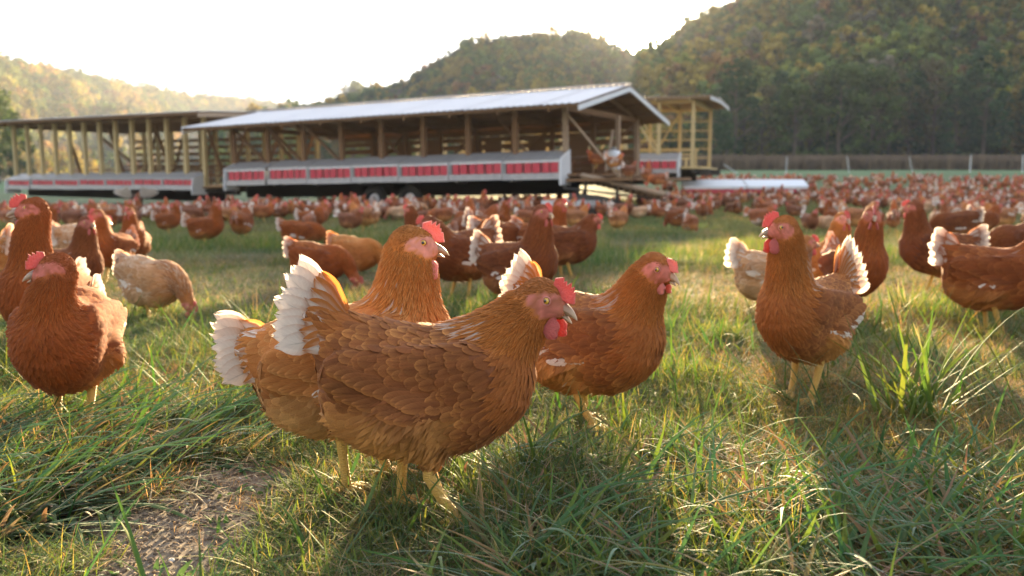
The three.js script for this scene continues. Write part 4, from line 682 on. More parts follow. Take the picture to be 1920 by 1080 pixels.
// ---------------------------------------------------------------- hens in the middle distance
{
  const POSE = {
    stand: { hip: 0.200, head: [0.160, 0.335, 0], fat: 0.95, yaw: 0, neckBend: [0.04, 0.06, 0], tail: 0.6, tailElev: 0.36, tailSpread: 0.5, tailLen: 0.72 },
    alert: { hip: 0.205, pitch: 0.16, head: [0.115, 0.415, 0], fat: 0.93, yaw: 0.3, headPitch: -0.05, neckBend: [0.03, 0.10, 0], tail: 0.6, tailElev: 0.42, tailSpread: 0.5, tailLen: 0.74 },
    graze: { hip: 0.165, pitch: -0.14, head: [0.225, 0.075, 0], yaw: 0.1, headPitch: -0.8, neckBend: [0.09, 0.0, 0], tail: 0.1, tailElev: -0.12, tailSpread: 0.4, tailLen: 0.72, neck: 0.85, fat: 0.95 },
    hunch: { hip: 0.185, pitch: 0.05, head: [0.145, 0.300, 0], yaw: -0.1, headPitch: -0.25, neckBend: [0.03, 0.05, 0], tail: 0.3, tailElev: 0.2, fat: 1.05 },
  };
  const protos = new Map(), G = 'hens spread over the grass';
  const put = (kind, pal, white, patches, px, feet, deg, scale, label) => {
    const k = [kind, pal, white, patches].join(), p = groundPx(px, feet), y = groundH(p.x, p.z);
    let o = protos.get(k);
    if (!o) { o = base('hen', [0, 0, 0]); buildHen(o, { seed: 20 + protos.size, pal, ...POSE[kind], tailWhite: white, patches, collar: patches ? 0.5 : 0.1, footR: [0.02, 0, 0.1], footL: [-0.02, 0, 0.1] }, 1); protos.set(k, o); }
    else { o = o.clone(); o.name = numbered('hen'); scene.add(o); }
    o.position.set(p.x, y, p.z); o.rotation.y = facing(p, deg); o.scale.setScalar(scale); tag(o, label, 'hen', G);
  };
  put('alert', 'shadedChestnut', 0.3, 0, 134, 590, 48, 0.9, 'dark chestnut hen looking right, just behind the plump left hen');
  put('alert', 'chestnut', 0.3, 0, 214, 530, -38, 0.86, 'hunched chestnut hen facing left, darker of the pair at left');
  put('alert', 'chestnut', 0.3, 0, 256, 508, -34, 0.86, 'hunched chestnut hen facing left, farther of the pair at left');
  put('graze', 'pale', 0.9, 0.95, 286, 596, 42, 0.9, 'pecking hen with whitish back at left, head low in the grass');
  put('alert', 'chestnut', 0.95, 0.2, 388, 467, 68, 0.9, 'small upright hen with white tail tip facing right in the left field');
  put('hunch', 'chestnut', 0.2, 0, 455, 450, 156, 0.95, 'hen seen from behind in the left field, no tail showing');
  put('graze', 'chestnut', 0.95, 0.5, 598, 545, 62, 0.9, 'grazing hen with round white tail and blotched brown back');
  put('graze', 'ginger', 0.3, 0, 668, 522, 58, 0.88, 'grazing ginger hen without white, right of the blotched one');
  put('graze', 'chestnut', 0.95, 0.2, 566, 474, 80, 0.92, 'grazing hen with thin white tail behind the blotched one');
  put('stand', 'shadedChestnut', 0.6, 0, 862, 565, -55, 1.05, 'dark hen facing left behind the tall ginger hen, sunlit nape');
  put('alert', 'shadedChestnut', 0.95, 0, 972, 598, 55, 1.02, 'tall dark hen with red comb between the front hens, breast towards us');
  put('stand', 'shadedChestnut', 0.95, 0, 1062, 524, 106, 1.0, 'dark hen in profile facing right behind the crouching right hen');
  put('alert', 'chestnut', 0.6, 0, 1018, 505, 70, 0.95, 'hen whose red head shows just behind the tall dark hen');
  put('alert', 'ginger', 0.95, 0, 1534, 575, 50, 0.92, 'ginger-necked hen directly behind the upright right-hand hen');
  put('alert', 'chestnut', 0.6, 0, 1596, 602, 28, 1.0, 'brown hen looking right, right of the raised white tail');
  put('alert', 'shadedChestnut', 0.95, 0, 1750, 552, -75, 1.0, 'very dark hen facing left with big white tail, right side');
  put('stand', 'chestnut', 0.95, 0.5, 1862, 628, 95, 1.05, 'blotched brown hen cut by the right picture edge, white tail tip');
  put('graze', 'shadedChestnut', 0.6, 0, 1908, 512, -49, 1.1, 'dark grazing hen at the right picture edge, head to the left');
  put('graze', 'shadedChestnut', 0.95, 0, 1790, 458, -67, 1.1, 'dark grazing hen behind the very dark white-tailed hen');
  put('stand', 'chestnut', 0.95, 0.2, 1842, 448, 129, 1.0, 'brown hen standing behind the dark grazing hen at right');
  put('alert', 'chestnut', 0.95, 0.5, 1566, 437, -109, 1.0, 'hen turned away with a white rump in the right field');
  put('hunch', 'shadedChestnut', 0.95, 0, 1598, 430, -178, 0.9, 'small dark hen with white tail tip beside the white-rumped one');
  put('graze', 'chestnut', 0.95, 0.2, 1268, 431, -139, 1.1, 'bulky hen pecking away from us near the ramp foot');
  put('hunch', 'chestnut', 0.95, 0.2, 1382, 406, -175, 1.0, 'hen seen from behind left of the upright hen comb');
  put('stand', 'ginger', 0.6, 0, -16, 575, -151, 1.0, 'ginger back of a hen cut by the left picture edge');
  put('stand', 'pale', 0.95, 0.5, 1445, 600, 117, 0.9, 'pale hen mostly hidden behind the upright right-hand hen');
  put('alert', 'chestnut', 0.95, 0.2, 318, 442, 76, 0.9, 'small hen left of the upright white-tailed one in the left field');
  put('hunch', 'chestnut', 0.95, 0.2, 585, 436, 107, 1.0, 'light brown hen sitting beyond the grazing hens');
  put('stand', 'chestnut', 0.95, 0.5, 905, 486, 148, 1.0, 'blotched hen with upright white tail beside the dark left-facing hen');
  put('graze', 'chestnut', 0.95, 0.5, 936, 505, 129, 1.1, 'pecking hen showing white wing tips left of the tall dark hen');
  put('hunch', 'chestnut', 0.2, 0, 868, 476, -173, 0.95, 'hen behind the dark left-facing hen, back of its head to us');
  put('alert', 'shadedChestnut', 0.3, 0, 800, 505, -100, 0.9, 'hen whose comb shows behind the ginger hen nape');
  put('stand', 'chestnut', 0.95, 0.2, 842, 412, 92, 0.95, 'small hen with white tail beyond the ginger hen beak');
  put('alert', 'chestnut', 0.95, 0.2, 930, 452, 89, 0.9, 'hen with dark head beyond the tall dark hen');
  put('hunch', 'pale', 0.95, 0.5, 160, 512, 123, 1.0, 'pale hen behind the chestnut hen at left');
  put('stand', 'chestnut', 0.95, 0.5, 195, 440, -111, 1.0, 'hen with white tail raised beside the hunched pair');
  put('stand', 'chestnut', 0.95, 0.5, 75, 452, 81, 1.0, 'hen with drooping white wing near the left edge');

  // ------------------------------------------------------------ the flock: simple small hens
  const simple = (o) => {
    const R = rng(o.seed * 31), S = henShape(o), pal = PAL[o.pal], net = surfaceNet(S, 0.019), col = [], p = V();
    for (let i = 0; i < net.pos.length; i += 3) { p.set(net.pos[i], net.pos[i + 1], net.pos[i + 2]); const f = S.info(p), q = coat(S, o, pal, p, f.reg, R), k = 0.6 + 0.5 * R(); col.push(...mulc(mixc(q.c, q.edge, 0.3 * R()), k)); if (f.reg === 'head' && isFace(S, p, 0.004)) { const e = col.length - 3; col[e] = 0.5; col[e + 1] = 0.13; col[e + 2] = 0.11; } }
    const gs = [geom(net.pos, net.idx, col, net.pos.filter((_, i) => i % 3 < 2), net.nor)], frame = new THREE.Matrix4().makeBasis(S.f, S.u, S.r).setPosition(S.H);
    const cb = combGeo(1.25, 4, R); cb.applyMatrix4(new THREE.Matrix4().makeRotationZ(-0.5).setPosition(0.03, 0.012, 0)); cb.applyMatrix4(frame); gs.push(tint(cb.toNonIndexed ? cb : cb, [0.6, 0.07, 0.06]));
    const w = new THREE.SphereGeometry(0.012, 6, 5); w.scale(1, 1.2, 0.7); w.translate(0.024, -0.026, 0); w.applyMatrix4(frame); gs.push(tint(w, [0.58, 0.07, 0.06]));
    const bk = new THREE.ConeGeometry(0.009, 0.03, 6); bk.rotateZ(-Math.PI / 2 - 0.15); bk.translate(0.046, -0.007, 0); bk.applyMatrix4(frame); gs.push(tint(bk, [0.34, 0.22, 0.14]));
    const t = new Plumes(); for (let i = 0; i < 4; i++) for (const s of [-1, 1]) { const el = (o.tailElev ?? 0.7) + 0.45 - i * 0.3, d = S.D(-Math.cos(el), Math.sin(el), s * 0.16); t.add(S, S.tb.clone().add(V(0.02, 0.01 - 0.006 * i, s * 0.008)), V(0, 0.3, s).addScaledVector(d, -d.z * s).normalize(), d, 0.11, 0.045, ROUND, () => (R() < 0.62 ? mulc(pal.white, 0.9) : pal.neck), 0, 0, ROWS4, 3, 0.003, false, 0.3); }
    gs.push(geom(t.p, t.i, t.c, t.uv));
    for (const s of [-1, 1]) { const f = s > 0 ? o.footR : o.footL, hk = s > 0 ? o.hockR : o.hockL; gs.push(tint(taperTube([hk.clone().add(V(0, 0.02, 0)), V(f[0], 0.014, s * 0.036), V(f[0] + 0.045, 0.005, s * 0.036)], [0.01, 0.008, 0.006], 5), [0.5, 0.34, 0.11])); }
    return mergeGeometries(gs.map((g) => plain(g.index ? g.toNonIndexed() : g)));
  };
  const kinds = []; let sd = 60;
  for (const pose of ['stand', 'alert', 'graze', 'hunch', 'stand']) for (const pal of ['chestnut', 'shadedChestnut', 'pale', 'rust']) { if ((pal === 'rust' && pose !== 'stand') || (pal === 'pale' && pose !== 'graze')) continue; kinds.push(simple({ seed: sd++, pal, ...POSE[pose], patches: sd % 3 ? 0.15 : 0.5, collar: 0.5, footR: [0.02, 0, 0.1], footL: [-0.02, 0, 0.1] })); }
  const R = rng(4242), spots = [];
  const free = (x, z, d) => spots.every(([a, b]) => (a - x) * (a - x) + (b - z) * (b - z) > d * d);
  const sow = (n, zone, d, fn) => { let k = 0; for (let t = 0; t < n * 30 && k < n; t++) { const [px, Z] = fn(), p = atPx(px, 380, Z); if (!free(p.x, p.z, d)) continue; spots.push([p.x, p.z, zone]); k++; } };
  sow(132, 0, 0.24, () => { const px = lerp(-20, 1250, R()), near = 10 + 3.5 * R(); return [px, R() < 0.12 ? near : lerp(14, 19.5 + 3.5 * clamp((600 - px) / 600), R())]; });
  sow(122, 1, 0.26, () => { const px = lerp(1225, 1945, R()); return [px, R() < 0.08 ? 10 + 3 * R() : lerp(13.5, 24, Math.pow(R(), 0.75))]; });
  spots.sort((a, b) => b[1] - a[1]);
  const LBL = ['small brown hen in the flock on the grass before the hen houses', 'small brown hen in the dense flock on the right field'], GRP = ['flock before the hen houses', 'dense flock on the right field'];
  spots.forEach(([x, z, zone]) => { const o = part(numbered('hen'), kinds[Math.floor(R() * kinds.length)], M.flockBody, scene), s = 0.85 + 0.25 * R(); o.position.set(x, groundH(x, z), z); o.rotation.y = R() * 6.283; o.scale.setScalar(s); tag(o, LBL[zone], 'hen', GRP[zone]); });
  const far = kinds.map(() => []), m4 = new THREE.Matrix4(), q = new THREE.Quaternion(), up = V(0, 1, 0);
  for (let i = 0; i < 550; i++) { const left = i < 150, px = left ? lerp(-20, 1230, R()) : lerp(1235, 1980, R()), Z = left ? lerp(14.5, 22, R()) : lerp(23.5, 40, R()), p = atPx(px, 380, Z); far[Math.floor(R() * kinds.length)].push([p.x, p.z, R() * 6.28, 0.85 + 0.3 * R()]); }
  far.forEach((l, k) => { if (!l.length) return; const im = new THREE.InstancedMesh(kinds[k], M.flockBody, l.length); l.forEach(([x, z, a, s], i) => im.setMatrixAt(i, m4.compose(V(x, groundH(x, z), z), q.setFromAxisAngle(up, a), V(s, s, s)))); im.name = numbered('distant_flock'); im.castShadow = im.receiveShadow = true; tag(im, null, null, null, 'stuff'); scene.add(im); });
  // hens on the ramp and the landing, and one that beats its wings
  const ramp = [[1118, 316, 17.6, 170, 'hen standing on the porch landing behind the brace'], [1152, 322, 17.2, 20, 'pale-fronted hen at the head of the ramp'], [1180, 338, 17.0, 40, 'brown hen halfway down the ramp'], [1212, 345, 16.7, 60, 'dark hen on the lower ramp'], [1232, 352, 16.4, 200, 'brown hen stepping off the ramp foot']];
  ramp.forEach(([px, py, Z, deg, label], i) => { const p = atPx(px, py, Z), o = part(numbered('hen'), kinds[[0, 2, 1, 3, 5][i]], M.flockBody, scene); o.position.copy(p); o.rotation.y = deg * RAD; tag(o, label, 'hen', 'hens on the ramp'); });
  {
    const p = groundPx(258, 399), g = base('hen', [p.x, groundH(p.x, p.z), p.z], facing(p, 170)); tag(g, 'hen beating raised white wings before the left hen house', 'hen', 'flock before the hen houses');
    part('body', kinds[1], M.flockBody, g);
    for (const s of [-1, 1]) { const b = new Plumes(), S = henShape({ head: [0.1, 0.4, 0] }); for (let i = 0; i < 9; i++) { const a = 0.45 + i * 0.11, d = V(-0.25 - 0.05 * i, Math.sin(a), s * Math.cos(a)).normalize(); b.add(S, V(0.05 - i * 0.014, 0.28 + 0.015 * Math.sin(i), s * (0.08 + 0.012 * (8 - i))), V(1, 0, 0).addScaledVector(d, -d.x).normalize(), d, 0.24, 0.06, ROUND, () => [0.72, 0.66, 0.6], 0, 0, ROWS4, 3, 0.004, false, 0.2); } part('wing', b.build(), M.tailFeather, g); }
    g.scale.setScalar(1.45);
  }
}
// ---------------------------------------------------------------- grass
M.blade = new THREE.MeshPhysicalMaterial({ vertexColors: true, roughness: 0.96, transmission: 0.48, clearcoat: 0.08, clearcoatRoughness: 0.45, thickness: 0, side: THREE.DoubleSide, specularIntensity: 0.5 });
M.straw = new THREE.MeshPhysicalMaterial({ vertexColors: true, roughness: 0.96, transmission: 0.2, thickness: 0, side: THREE.DoubleSide });
M.broad = new THREE.MeshPhysicalMaterial({ vertexColors: true, roughness: 0.96, transmission: 0.4, clearcoat: 0.10, clearcoatRoughness: 0.45, thickness: 0, side: THREE.DoubleSide, specularIntensity: 0.6 });
// one blade: rises from its root in direction a, leans and droops; folded a little along its middle
function bladeInto(o, R, x, z, len, w, a, lean, droop, c0, c1, rows = 5, fold = 0.25, y0 = -0.012) {
  const b = o.p.length / 3, p = V(x, y0, z), dir = V(Math.cos(a), 0, Math.sin(a)), side = V(-Math.sin(a), 0, Math.cos(a)); let el = Math.PI / 2 - lean; const tw = (R() - 0.5) * 1.2;
  for (let i = 0; i <= rows; i++) {
    const s = i / rows, ww = w * (s < 0.25 ? lerp(0.7, 1, s * 4) : Math.pow(1 - (s - 0.25) / 0.75, 0.75)) * 0.5, t = V(dir.x * Math.cos(el), Math.sin(el), dir.z * Math.cos(el)), sd = side.clone().applyAxisAngle(t, tw * s), nn = V().crossVectors(sd, t), c = s > 0.7 ? c1 : c0;
    for (const u of [-1, 0, 1]) { o.p.push(p.x + sd.x * ww * u + nn.x * ww * fold * (1 - Math.abs(u)), p.y + sd.y * ww * u + nn.y * ww * fold * (1 - Math.abs(u)), p.z + sd.z * ww * u + nn.z * ww * fold * (1 - Math.abs(u))); o.c.push(c[0], c[1], c[2]); }
    if (i < rows) { p.addScaledVector(t, len / rows); el -= droop / rows * (0.5 + s); if (p.y < 0.004 && i) { p.y = 0.004 + R() * 0.004; el = Math.max(el, 0); } }
  }
  for (let i = 0; i < rows; i++) for (const u of [0, 1]) { const q = b + i * 3 + u; o.i.push(q, q + 1, q + 3, q + 1, q + 4, q + 3); }
}
const GREENS = [[0.066, 0.128, 0.018], [0.115, 0.172, 0.020], [0.050, 0.115, 0.030], [0.145, 0.168, 0.020], [0.088, 0.136, 0.028]];
const DRY = [[0.34, 0.25, 0.13], [0.26, 0.18, 0.085], [0.42, 0.34, 0.20], [0.20, 0.13, 0.06], [0.30, 0.20, 0.05]];
function tuftGeo(seed, n, o) {
  const R = rng(seed), q = { p: [], i: [], c: [] };
  for (let k = 0; k < n; k++) {
    const dry = R() < o.dry, c = (dry ? DRY : GREENS)[Math.floor(R() * 5)], tip = !dry && R() < 0.2 ? [0.27, 0.21, 0.06] : c, a = o.dir !== undefined && R() < 0.8 ? o.dir + (R() - 0.5) * 1.3 : R() * 6.283, r = o.spread * Math.sqrt(R()), b = R() * 6.283;
    bladeInto(q, R, Math.cos(b) * r, Math.sin(b) * r, lerp(o.l0, o.l1, R() * R()), lerp(o.w0, o.w1, R()), a, lerp(o.lean0, o.lean1, R()), lerp(o.d0, o.d1, R()), c, tip, o.rows ?? 4);
  }
  return geom(q.p, q.i, q.c);
}
function mulc3(c, k) { return c.map((v) => v * k); }
function scatterGrass(name, geos, mat, n, place, seed) {
  const R = rng(seed), lists = geos.map(() => []), m4 = new THREE.Matrix4(), q = new THREE.Quaternion(), up = V(0, 1, 0);
  for (let i = 0; i < n; i++) { const e = place(R); if (e) lists[Math.floor(R() * geos.length)].push(e); }
  lists.forEach((l, k) => { if (!l.length) return; const im = new THREE.InstancedMesh(geos[k], mat, l.length); l.forEach((e, i) => { im.setMatrixAt(i, m4.compose(V(e.x, groundH(e.x, e.z) + (e.y ?? 0), e.z), q.setFromAxisAngle(up, e.a), V(e.s, e.s * (e.h ?? 1), e.s))); im.setColorAt(i, rgb(...e.c)); }); im.name = numbered(name); im.castShadow = im.receiveShadow = true; tag(im, null, null, null, 'stuff'); scene.add(im); });
}
// a spot in the camera's wedge between two distances (evenly over the ground)
function wedge(R, z0, z1, pad = 0.25) { const Z = Math.sqrt(lerp(z0 * z0, z1 * z1, R())), x = (R() * 2 - 1) * (Z * 0.62 + pad); return [x, -Z]; }
const hue = (R, x, z, k = 1) => { const d = dryness(x, z), n = noise(x * 2.3 + 40, z * 2.3), b = (0.75 + 0.5 * R()) * k; return [b * (0.85 + 0.55 * d + 0.25 * (n - 0.5)), b * (0.98 + 0.08 * d), b * (0.95 - 0.25 * d + 0.35 * (n - 0.5))]; };
// square tiles of sward, laid side by side: each tile holds thousands of separate blades
function tileGeo(seed, size, n, o) {
  const R = rng(seed), q = { p: [], i: [], c: [] };
  for (let k = 0; k < n; ) {
    const cx = (R() - 0.5) * size, cz = (R() - 0.5) * size, m = 3 + Math.floor(R() * 9), main = R() * 6.283, hueK = 0.75 + 0.5 * R(), dryT = R() < o.dry * 0.6, flat = R();
    for (let j = 0; j < m && k < n; j++, k++) {
      const dry = dryT ? R() < 0.9 : R() < o.dry * 0.5, c = mulc3((dry ? DRY : GREENS)[Math.floor(R() * 5)], hueK), tip = !dry && R() < 0.18 ? [0.28, 0.215, 0.06] : c, a = main + (R() - 0.5) * 2.4;
      const up = R() < o.up, l = (dry ? 1.15 : 1) * lerp(o.l0, o.l1, R() * R()), lean = up ? 0.1 + 0.6 * R() : lerp(0.7, 1.5, Math.pow(R(), 0.7 - 0.3 * flat));
      bladeInto(q, R, cx + (R() - 0.5) * 0.05 * o.k, cz + (R() - 0.5) * 0.05 * o.k, l, (dry ? 0.6 : 1) * lerp(o.w0, o.w1, R() * R()), a, lean, up ? 0.2 + 1.2 * R() : (R() - 0.3) * 0.9, c, tip, o.rows, 0.22, o.lie && !up ? -0.008 + R() * o.lie : -0.01);
    }
  }
  return geom(q.p, q.i, q.c);
}
function layTiles(name, size, z0, z1, geos, choose, seed, jitterY = 1) {
  const R = rng(seed), lists = geos.map(() => []), m4 = new THREE.Matrix4(), q = new THREE.Quaternion(), up = V(0, 1, 0);
  for (let i = Math.floor(z0 / size); i < z1 / size; i++) for (let j = -Math.ceil((z1 * 0.62 + 0.6) / size); j <= (z1 * 0.62 + 0.6) / size; j++) {
    const x = (j + 0.5) * size, z = -(i + 0.5) * size; if (Math.abs(x) > -z * 0.62 + size * 1.2 || -z - size / 2 < z0 - 1e-6) continue;
    const k = choose(R, x, z); if (k < 0) continue;
    const n = V(groundH(x - size / 2, z) - groundH(x + size / 2, z), size, groundH(x, z - size / 2) - groundH(x, z + size / 2)).normalize(), t = new THREE.Quaternion().setFromUnitVectors(up, n);
    lists[k].push([V(x, groundH(x, z), z), t.multiply(q.clone().setFromAxisAngle(up, Math.floor(R() * 4) * Math.PI / 2)), hue(R, x, z), 0.85 + 0.3 * R()]);
  }
  lists.forEach((l, k) => { if (!l.length) return; const im = new THREE.InstancedMesh(geos[k], M.blade, l.length); l.forEach(([p, r, c, h], i) => { im.setMatrixAt(i, m4.compose(p, r, V(1, h, 1))); im.setColorAt(i, rgb(...c)); }); im.name = numbered(name); im.castShadow = im.receiveShadow = true; tag(im, null, null, null, 'stuff'); scene.add(im); });
}
{
  const near = [], S = 0.2, N = { l0: 0.022, l1: 0.085, w0: 0.0014, w1: 0.0040, k: 1, rows: 4, lie: 0.022 };
  for (let k = 0; k < 4; k++) near.push(tileGeo(40 + k, S, 2300, { ...N, l1: 0.10, dry: 0.2, up: 0.26 }));                // 0-3 green matted
  for (let k = 0; k < 3; k++) near.push(tileGeo(50 + k, S, 2000, { ...N, dry: 0.62, up: 0.2 }));                // 4-6 drier
  for (let k = 0; k < 2; k++) near.push(tileGeo(60 + k, S, 1700, { ...N, l1: 0.16, w1: 0.0062, dry: 0.12, up: 0.38 })); // 7-8 taller
  for (let k = 0; k < 2; k++) near.push(tileGeo(70 + k, S, 420, { ...N, l1: 0.06, dry: 0.65, up: 0.08, lie: 0.006 }));     // 9-10 thin
  near.push(tileGeo(80, S, 130, { ...N, l1: 0.06, dry: 0.95, up: 0.02, lie: 0.004 }));                                     // 11 nearly bare
  layTiles('matted_grass', S, 0.4, 3.2, near, (R, x, z) => { const d = dirt(x, z); if (d > 0.72) return 11; if (d > 0.35) return 9 + Math.floor(R() * 2); const e = dryness(x, z) + (R() - 0.5) * 0.25; return e > 0.62 ? 4 + Math.floor(R() * 3) : R() < 0.32 + lush(x, z) ? 7 + Math.floor(R() * 2) : Math.floor(R() * 4); }, 1);
  const mid = [], S2 = 0.4, N2 = { l0: 0.03, l1: 0.12, w0: 0.0025, w1: 0.006, k: 2, rows: 3, lie: 0.03 };
  for (let k = 0; k < 3; k++) mid.push(tileGeo(140 + k, S2, 2600, { ...N2, dry: 0.3, up: 0.3 }));
  for (let k = 0; k < 2; k++) mid.push(tileGeo(150 + k, S2, 2200, { ...N2, l1: 0.08, dry: 0.7, up: 0.2 }));
  for (let k = 0; k < 2; k++) mid.push(tileGeo(160 + k, S2, 2400, { ...N2, l1: 0.20, w1: 0.008, dry: 0.15, up: 0.5 }));
  layTiles('meadow_grass', S2, 3.2, 8, mid, (R, x, z) => { const n = noise(x * 0.9 + 3, z * 0.7, 4) + (R() - 0.5) * 0.3; return n < 0.38 ? 3 + Math.floor(R() * 2) : n > 0.62 ? 5 + Math.floor(R() * 2) : Math.floor(R() * 3); }, 2);
  const far = [], S3 = 1.0; for (let k = 0; k < 3; k++) far.push(tileGeo(170 + k, S3, 4200, { l0: 0.03, l1: 0.13, w0: 0.004, w1: 0.010, k: 3, rows: 2, lie: 0.03, dry: 0.2 + 0.12 * k, up: 0.45 }));
  layTiles('meadow_grass', S3, 8, 27, far, (R) => Math.floor(R() * 3), 3);
  const broad = [0, 1, 2, 3].map((k) => tuftGeo(90 + k, 4, { spread: 0.06, l0: 0.10, l1: 0.30, w0: 0.004, w1: 0.0105, lean0: 0.5, lean1: 1.42, d0: -0.1, d1: 1.2, dry: 0.14, rows: 8 }));
  const wide = [0, 1, 2].map((k) => tuftGeo(190 + k, 4, { spread: 0.06, l0: 0.14, l1: 0.34, w0: 0.007, w1: 0.014, lean0: 0.7, lean1: 1.45, d0: -0.2, d1: 0.9, dry: 0.12, rows: 8, dir: 0.1 }));
  const weeds = [0, 1].map((k) => { const R = rng(130 + k), o = { p: [], i: [], c: [] }; for (let j = 0; j < 9; j++) { const c = GREENS[[0, 2, 4][Math.floor(R() * 3)]], r = 0.03 * Math.sqrt(R()), b = R() * 6.28; bladeInto(o, R, Math.cos(b) * r, Math.sin(b) * r, 0.018 + 0.03 * R(), 0.007 + 0.006 * R(), R() * 6.28, 0.7 + 0.6 * R(), 0.5, c, c, 4, 0.2); } return geom(o.p, o.i, o.c); });
  const litter = [0, 1].map((k) => { const R = rng(110 + k), o = { p: [], i: [], c: [] }; for (let j = 0; j < 16; j++) { const c = DRY[Math.floor(R() * 4)]; bladeInto(o, R, (R() - 0.5) * 0.12, (R() - 0.5) * 0.12, 0.02 + 0.07 * R() * R(), 0.0012 + 0.0016 * R(), R() * 6.283, 1.42, 0.1 + 0.2 * R(), c, c, 3, 0.4, 0.003 + R() * 0.006); } return geom(o.p, o.i, o.c); });
  scatterGrass('broad_grass', broad, M.broad, 3000, (R) => { const [x, z] = wedge(R, 0.75, 3.6); if (dirt(x, z) > 0.3 || R() > 0.22 + 0.3 * noise(x * 3, z * 3, 5)) return null; return { x, z, a: R() * 6.28, s: 0.55 + 0.5 * R(), h: 0.85 + 0.3 * R(), c: [0.75 + 0.5 * R(), 0.85 + 0.35 * R(), 0.65 + 0.45 * R()] }; }, 7);
  scatterGrass('broad_grass', wide, M.broad, 900, (R) => { const x = -0.95 + (R() - 0.5) * 0.9, z = -1.66 + (R() - 0.5) * 0.8; if (lush(x, z) < 0.2 || dirt(x, z) > 0.4) return null; return { x, z, a: (R() - 0.5) * 2.2, s: 0.8 + 0.35 * R(), h: 0.7 + 0.4 * R(), c: [0.7 + 0.5 * R(), 0.85 + 0.3 * R(), 0.65 + 0.45 * R()] }; }, 8);
  scatterGrass('broad_grass', wide, M.broad, 900, (R) => { const p = groundPx(lerp(900, 1990, R()), lerp(860, 1150, R())); if (R() > 0.15 + noise(p.x * 5, p.z * 5, 2)) return null; return { x: p.x, z: p.z, a: R() * 6.28, s: 0.6 + 0.4 * R(), h: 0.8 + 0.4 * R(), c: [0.75 + 0.5 * R(), 0.85 + 0.3 * R(), 0.65 + 0.45 * R()] }; }, 12);
  scatterGrass('straw_litter', litter, M.straw, 1500, (R) => { const [x, z] = wedge(R, 0.6, 3); if (R() > 0.12 + dirt(x, z)) return null; const b = 0.6 + 0.6 * R(); return { x, z, a: R() * 6.28, s: 0.7 + 0.7 * R(), c: [b, b * 0.98, b * 0.95] }; }, 9);
  scatterGrass('small_weeds', weeds, M.broad, 3000, (R) => { const [x, z] = wedge(R, 0.6, 2.8); if (R() < dirt(x, z) * 0.85 || noise(x * 4, z * 4, 3) < 0.5) return null; return { x, z, a: R() * 6.28, s: 0.7 + 0.7 * R(), c: [0.9, 0.9 + 0.2 * R(), 0.9 + 0.5 * R()] }; }, 10);
}
{ // crumbs of soil and little stones on the bare patch
  const R = rng(808), g = new THREE.IcosahedronGeometry(1, 1), a = g.attributes.position; for (let i = 0; i < a.count; i++) { const k = 0.75 + 0.5 * noise(a.getX(i) * 2 + 5, a.getY(i) * 2, a.getZ(i) * 2); a.setXYZ(i, a.getX(i) * k, a.getY(i) * k * 0.7, a.getZ(i) * k); } g.computeVertexNormals();
  const list = []; for (let i = 0; i < 14000; i++) { const x = -0.54 + (R() - 0.5) * 0.7, z = -1.34 + (R() - 0.5) * 0.8; if (R() < dirt(x, z)) list.push([x, z, 0.0008 + 0.0038 * Math.pow(R(), 5), R()]); }
  const im = new THREE.InstancedMesh(g, new THREE.MeshStandardMaterial({ roughness: 1 }), list.length), m4 = new THREE.Matrix4(), q = new THREE.Quaternion(), ax = V(0.3, 1, 0.2).normalize();
  list.forEach(([x, z, s, r], i) => { im.setMatrixAt(i, m4.compose(V(x, groundH(x, z) + s * 0.3, z), q.setFromAxisAngle(ax, r * 40), V(s, s, s))); const k = 0.6 + 0.8 * r; im.setColorAt(i, r > 0.985 ? rgb(0.5, 0.48, 0.45) : rgb(0.16 * k, 0.115 * k, 0.078 * k)); });
  im.name = 'soil_crumbs'; im.castShadow = im.receiveShadow = true; tag(im, null, null, null, 'stuff'); scene.add(im);
}
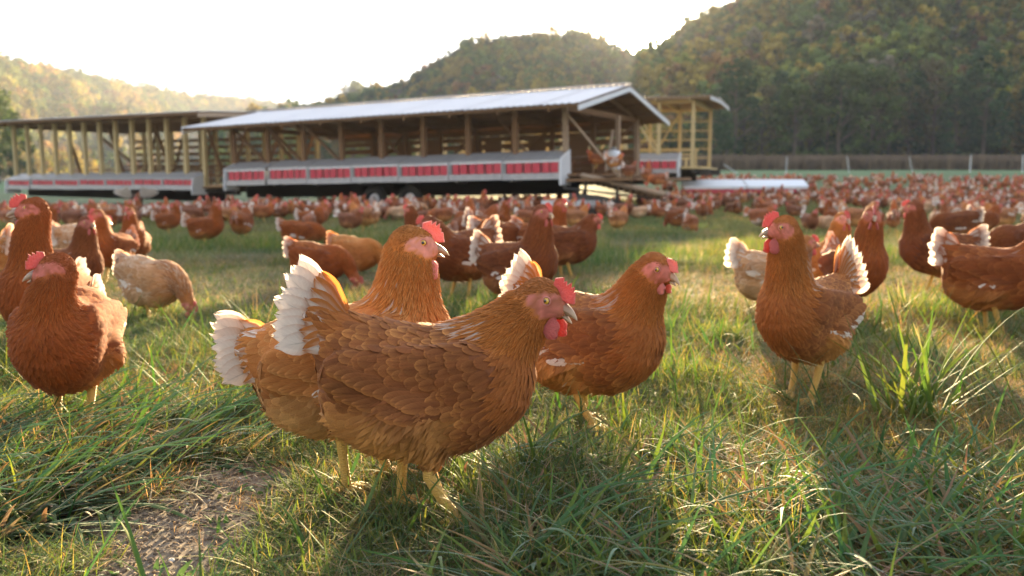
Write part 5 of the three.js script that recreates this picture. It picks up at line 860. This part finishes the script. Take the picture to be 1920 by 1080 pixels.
// tall clump at the right of the picture and single long blades, each blade a piece
function bladeMesh(root, R, x, z, len, w, a, lean, droop, c0, c1, name = 'blade') { const o = { p: [], i: [], c: [] }; bladeInto(o, R, x, z, len, w, a, lean, droop, c0, c1, 10, 0.3, -0.02); part(name, geom(o.p, o.i, o.c), M.broad, root); }
{
  const R = rng(321), p = groundPx(1712, 790), g = base('tall_grass_clump', [p.x, groundH(p.x, p.z), p.z]); tag(g, 'tall clump of broad green grass blades standing before the right-hand hens', 'grass clump');
  for (let k = 0; k < 48; k++) { const c = GREENS[[1, 3, 0, 1][k % 4]]; bladeMesh(g, R, (R() - 0.5) * 0.15, (R() - 0.5) * 0.1, 0.18 + 0.20 * R(), 0.007 + 0.006 * R(), R() < 0.6 ? (R() - 0.5) * 1.6 + (R() < 0.5 ? 0 : Math.PI) : R() * 6.28, 0.1 + 0.75 * R(), 0.1 + 0.7 * R(), c, k % 5 ? c : [0.3, 0.26, 0.1]); }
  const q = groundPx(1490, 770), h = base('tall_grass_clump', [q.x, groundH(q.x, q.z), q.z]); tag(h, 'loose clump of long arching grass blades in front of the upright right-hand hen', 'grass clump');
  for (let k = 0; k < 12; k++) { const c = GREENS[[2, 1, 0][k % 3]]; bladeMesh(h, R, (R() - 0.5) * 0.2, (R() - 0.5) * 0.1, 0.2 + 0.14 * R(), 0.005 + 0.003 * R(), Math.PI + (R() - 0.5) * 1.2, 0.35 + 0.6 * R(), 0.3 + 0.5 * R(), c, c); }
  const r = groundPx(1880, 770), i = base('tall_grass_clump', [r.x, groundH(r.x, r.z), r.z]); tag(i, 'leaning grass clump with pale tips at the right picture edge', 'grass clump');
  for (let k = 0; k < 18; k++) { const c = GREENS[[0, 2, 3][k % 3]]; bladeMesh(i, R, (R() - 0.5) * 0.14, (R() - 0.5) * 0.1, 0.14 + 0.16 * R(), 0.004 + 0.005 * R(), R() < 0.7 ? Math.PI + (R() - 0.5) : R() * 6, 0.3 + 0.8 * R(), 0.2 + 0.7 * R(), c, k % 3 ? c : [0.4, 0.33, 0.18]); }
  const s = base('grass_seedling', [groundPx(1085, 830).x, groundH(0.2, -1.78), groundPx(1085, 830).z]); tag(s, 'thin branching green weed stalk in front of the crouching right hen', 'weed');
  part('stem', taperTube([V(0, -0.01, 0), V(0.003, 0.05, 0), V(0.006, 0.095, 0)], [0.0016, 0.0013, 0.0008], 6), M.shank.clone(), s); s.children[0].material.color.setRGB(0.10, 0.15, 0.04);
  for (let k = 0; k < 8; k++) bladeMesh(s, R, 0.004, 0, 0.03, 0.004, k * 2.4, 0.5, 0.3, [0.10, 0.15, 0.03], [0.14, 0.19, 0.04], 'leaf'), s.children[s.children.length - 1].position.y = 0.03 + k * 0.008;
}
renderer.render(scene, camera);
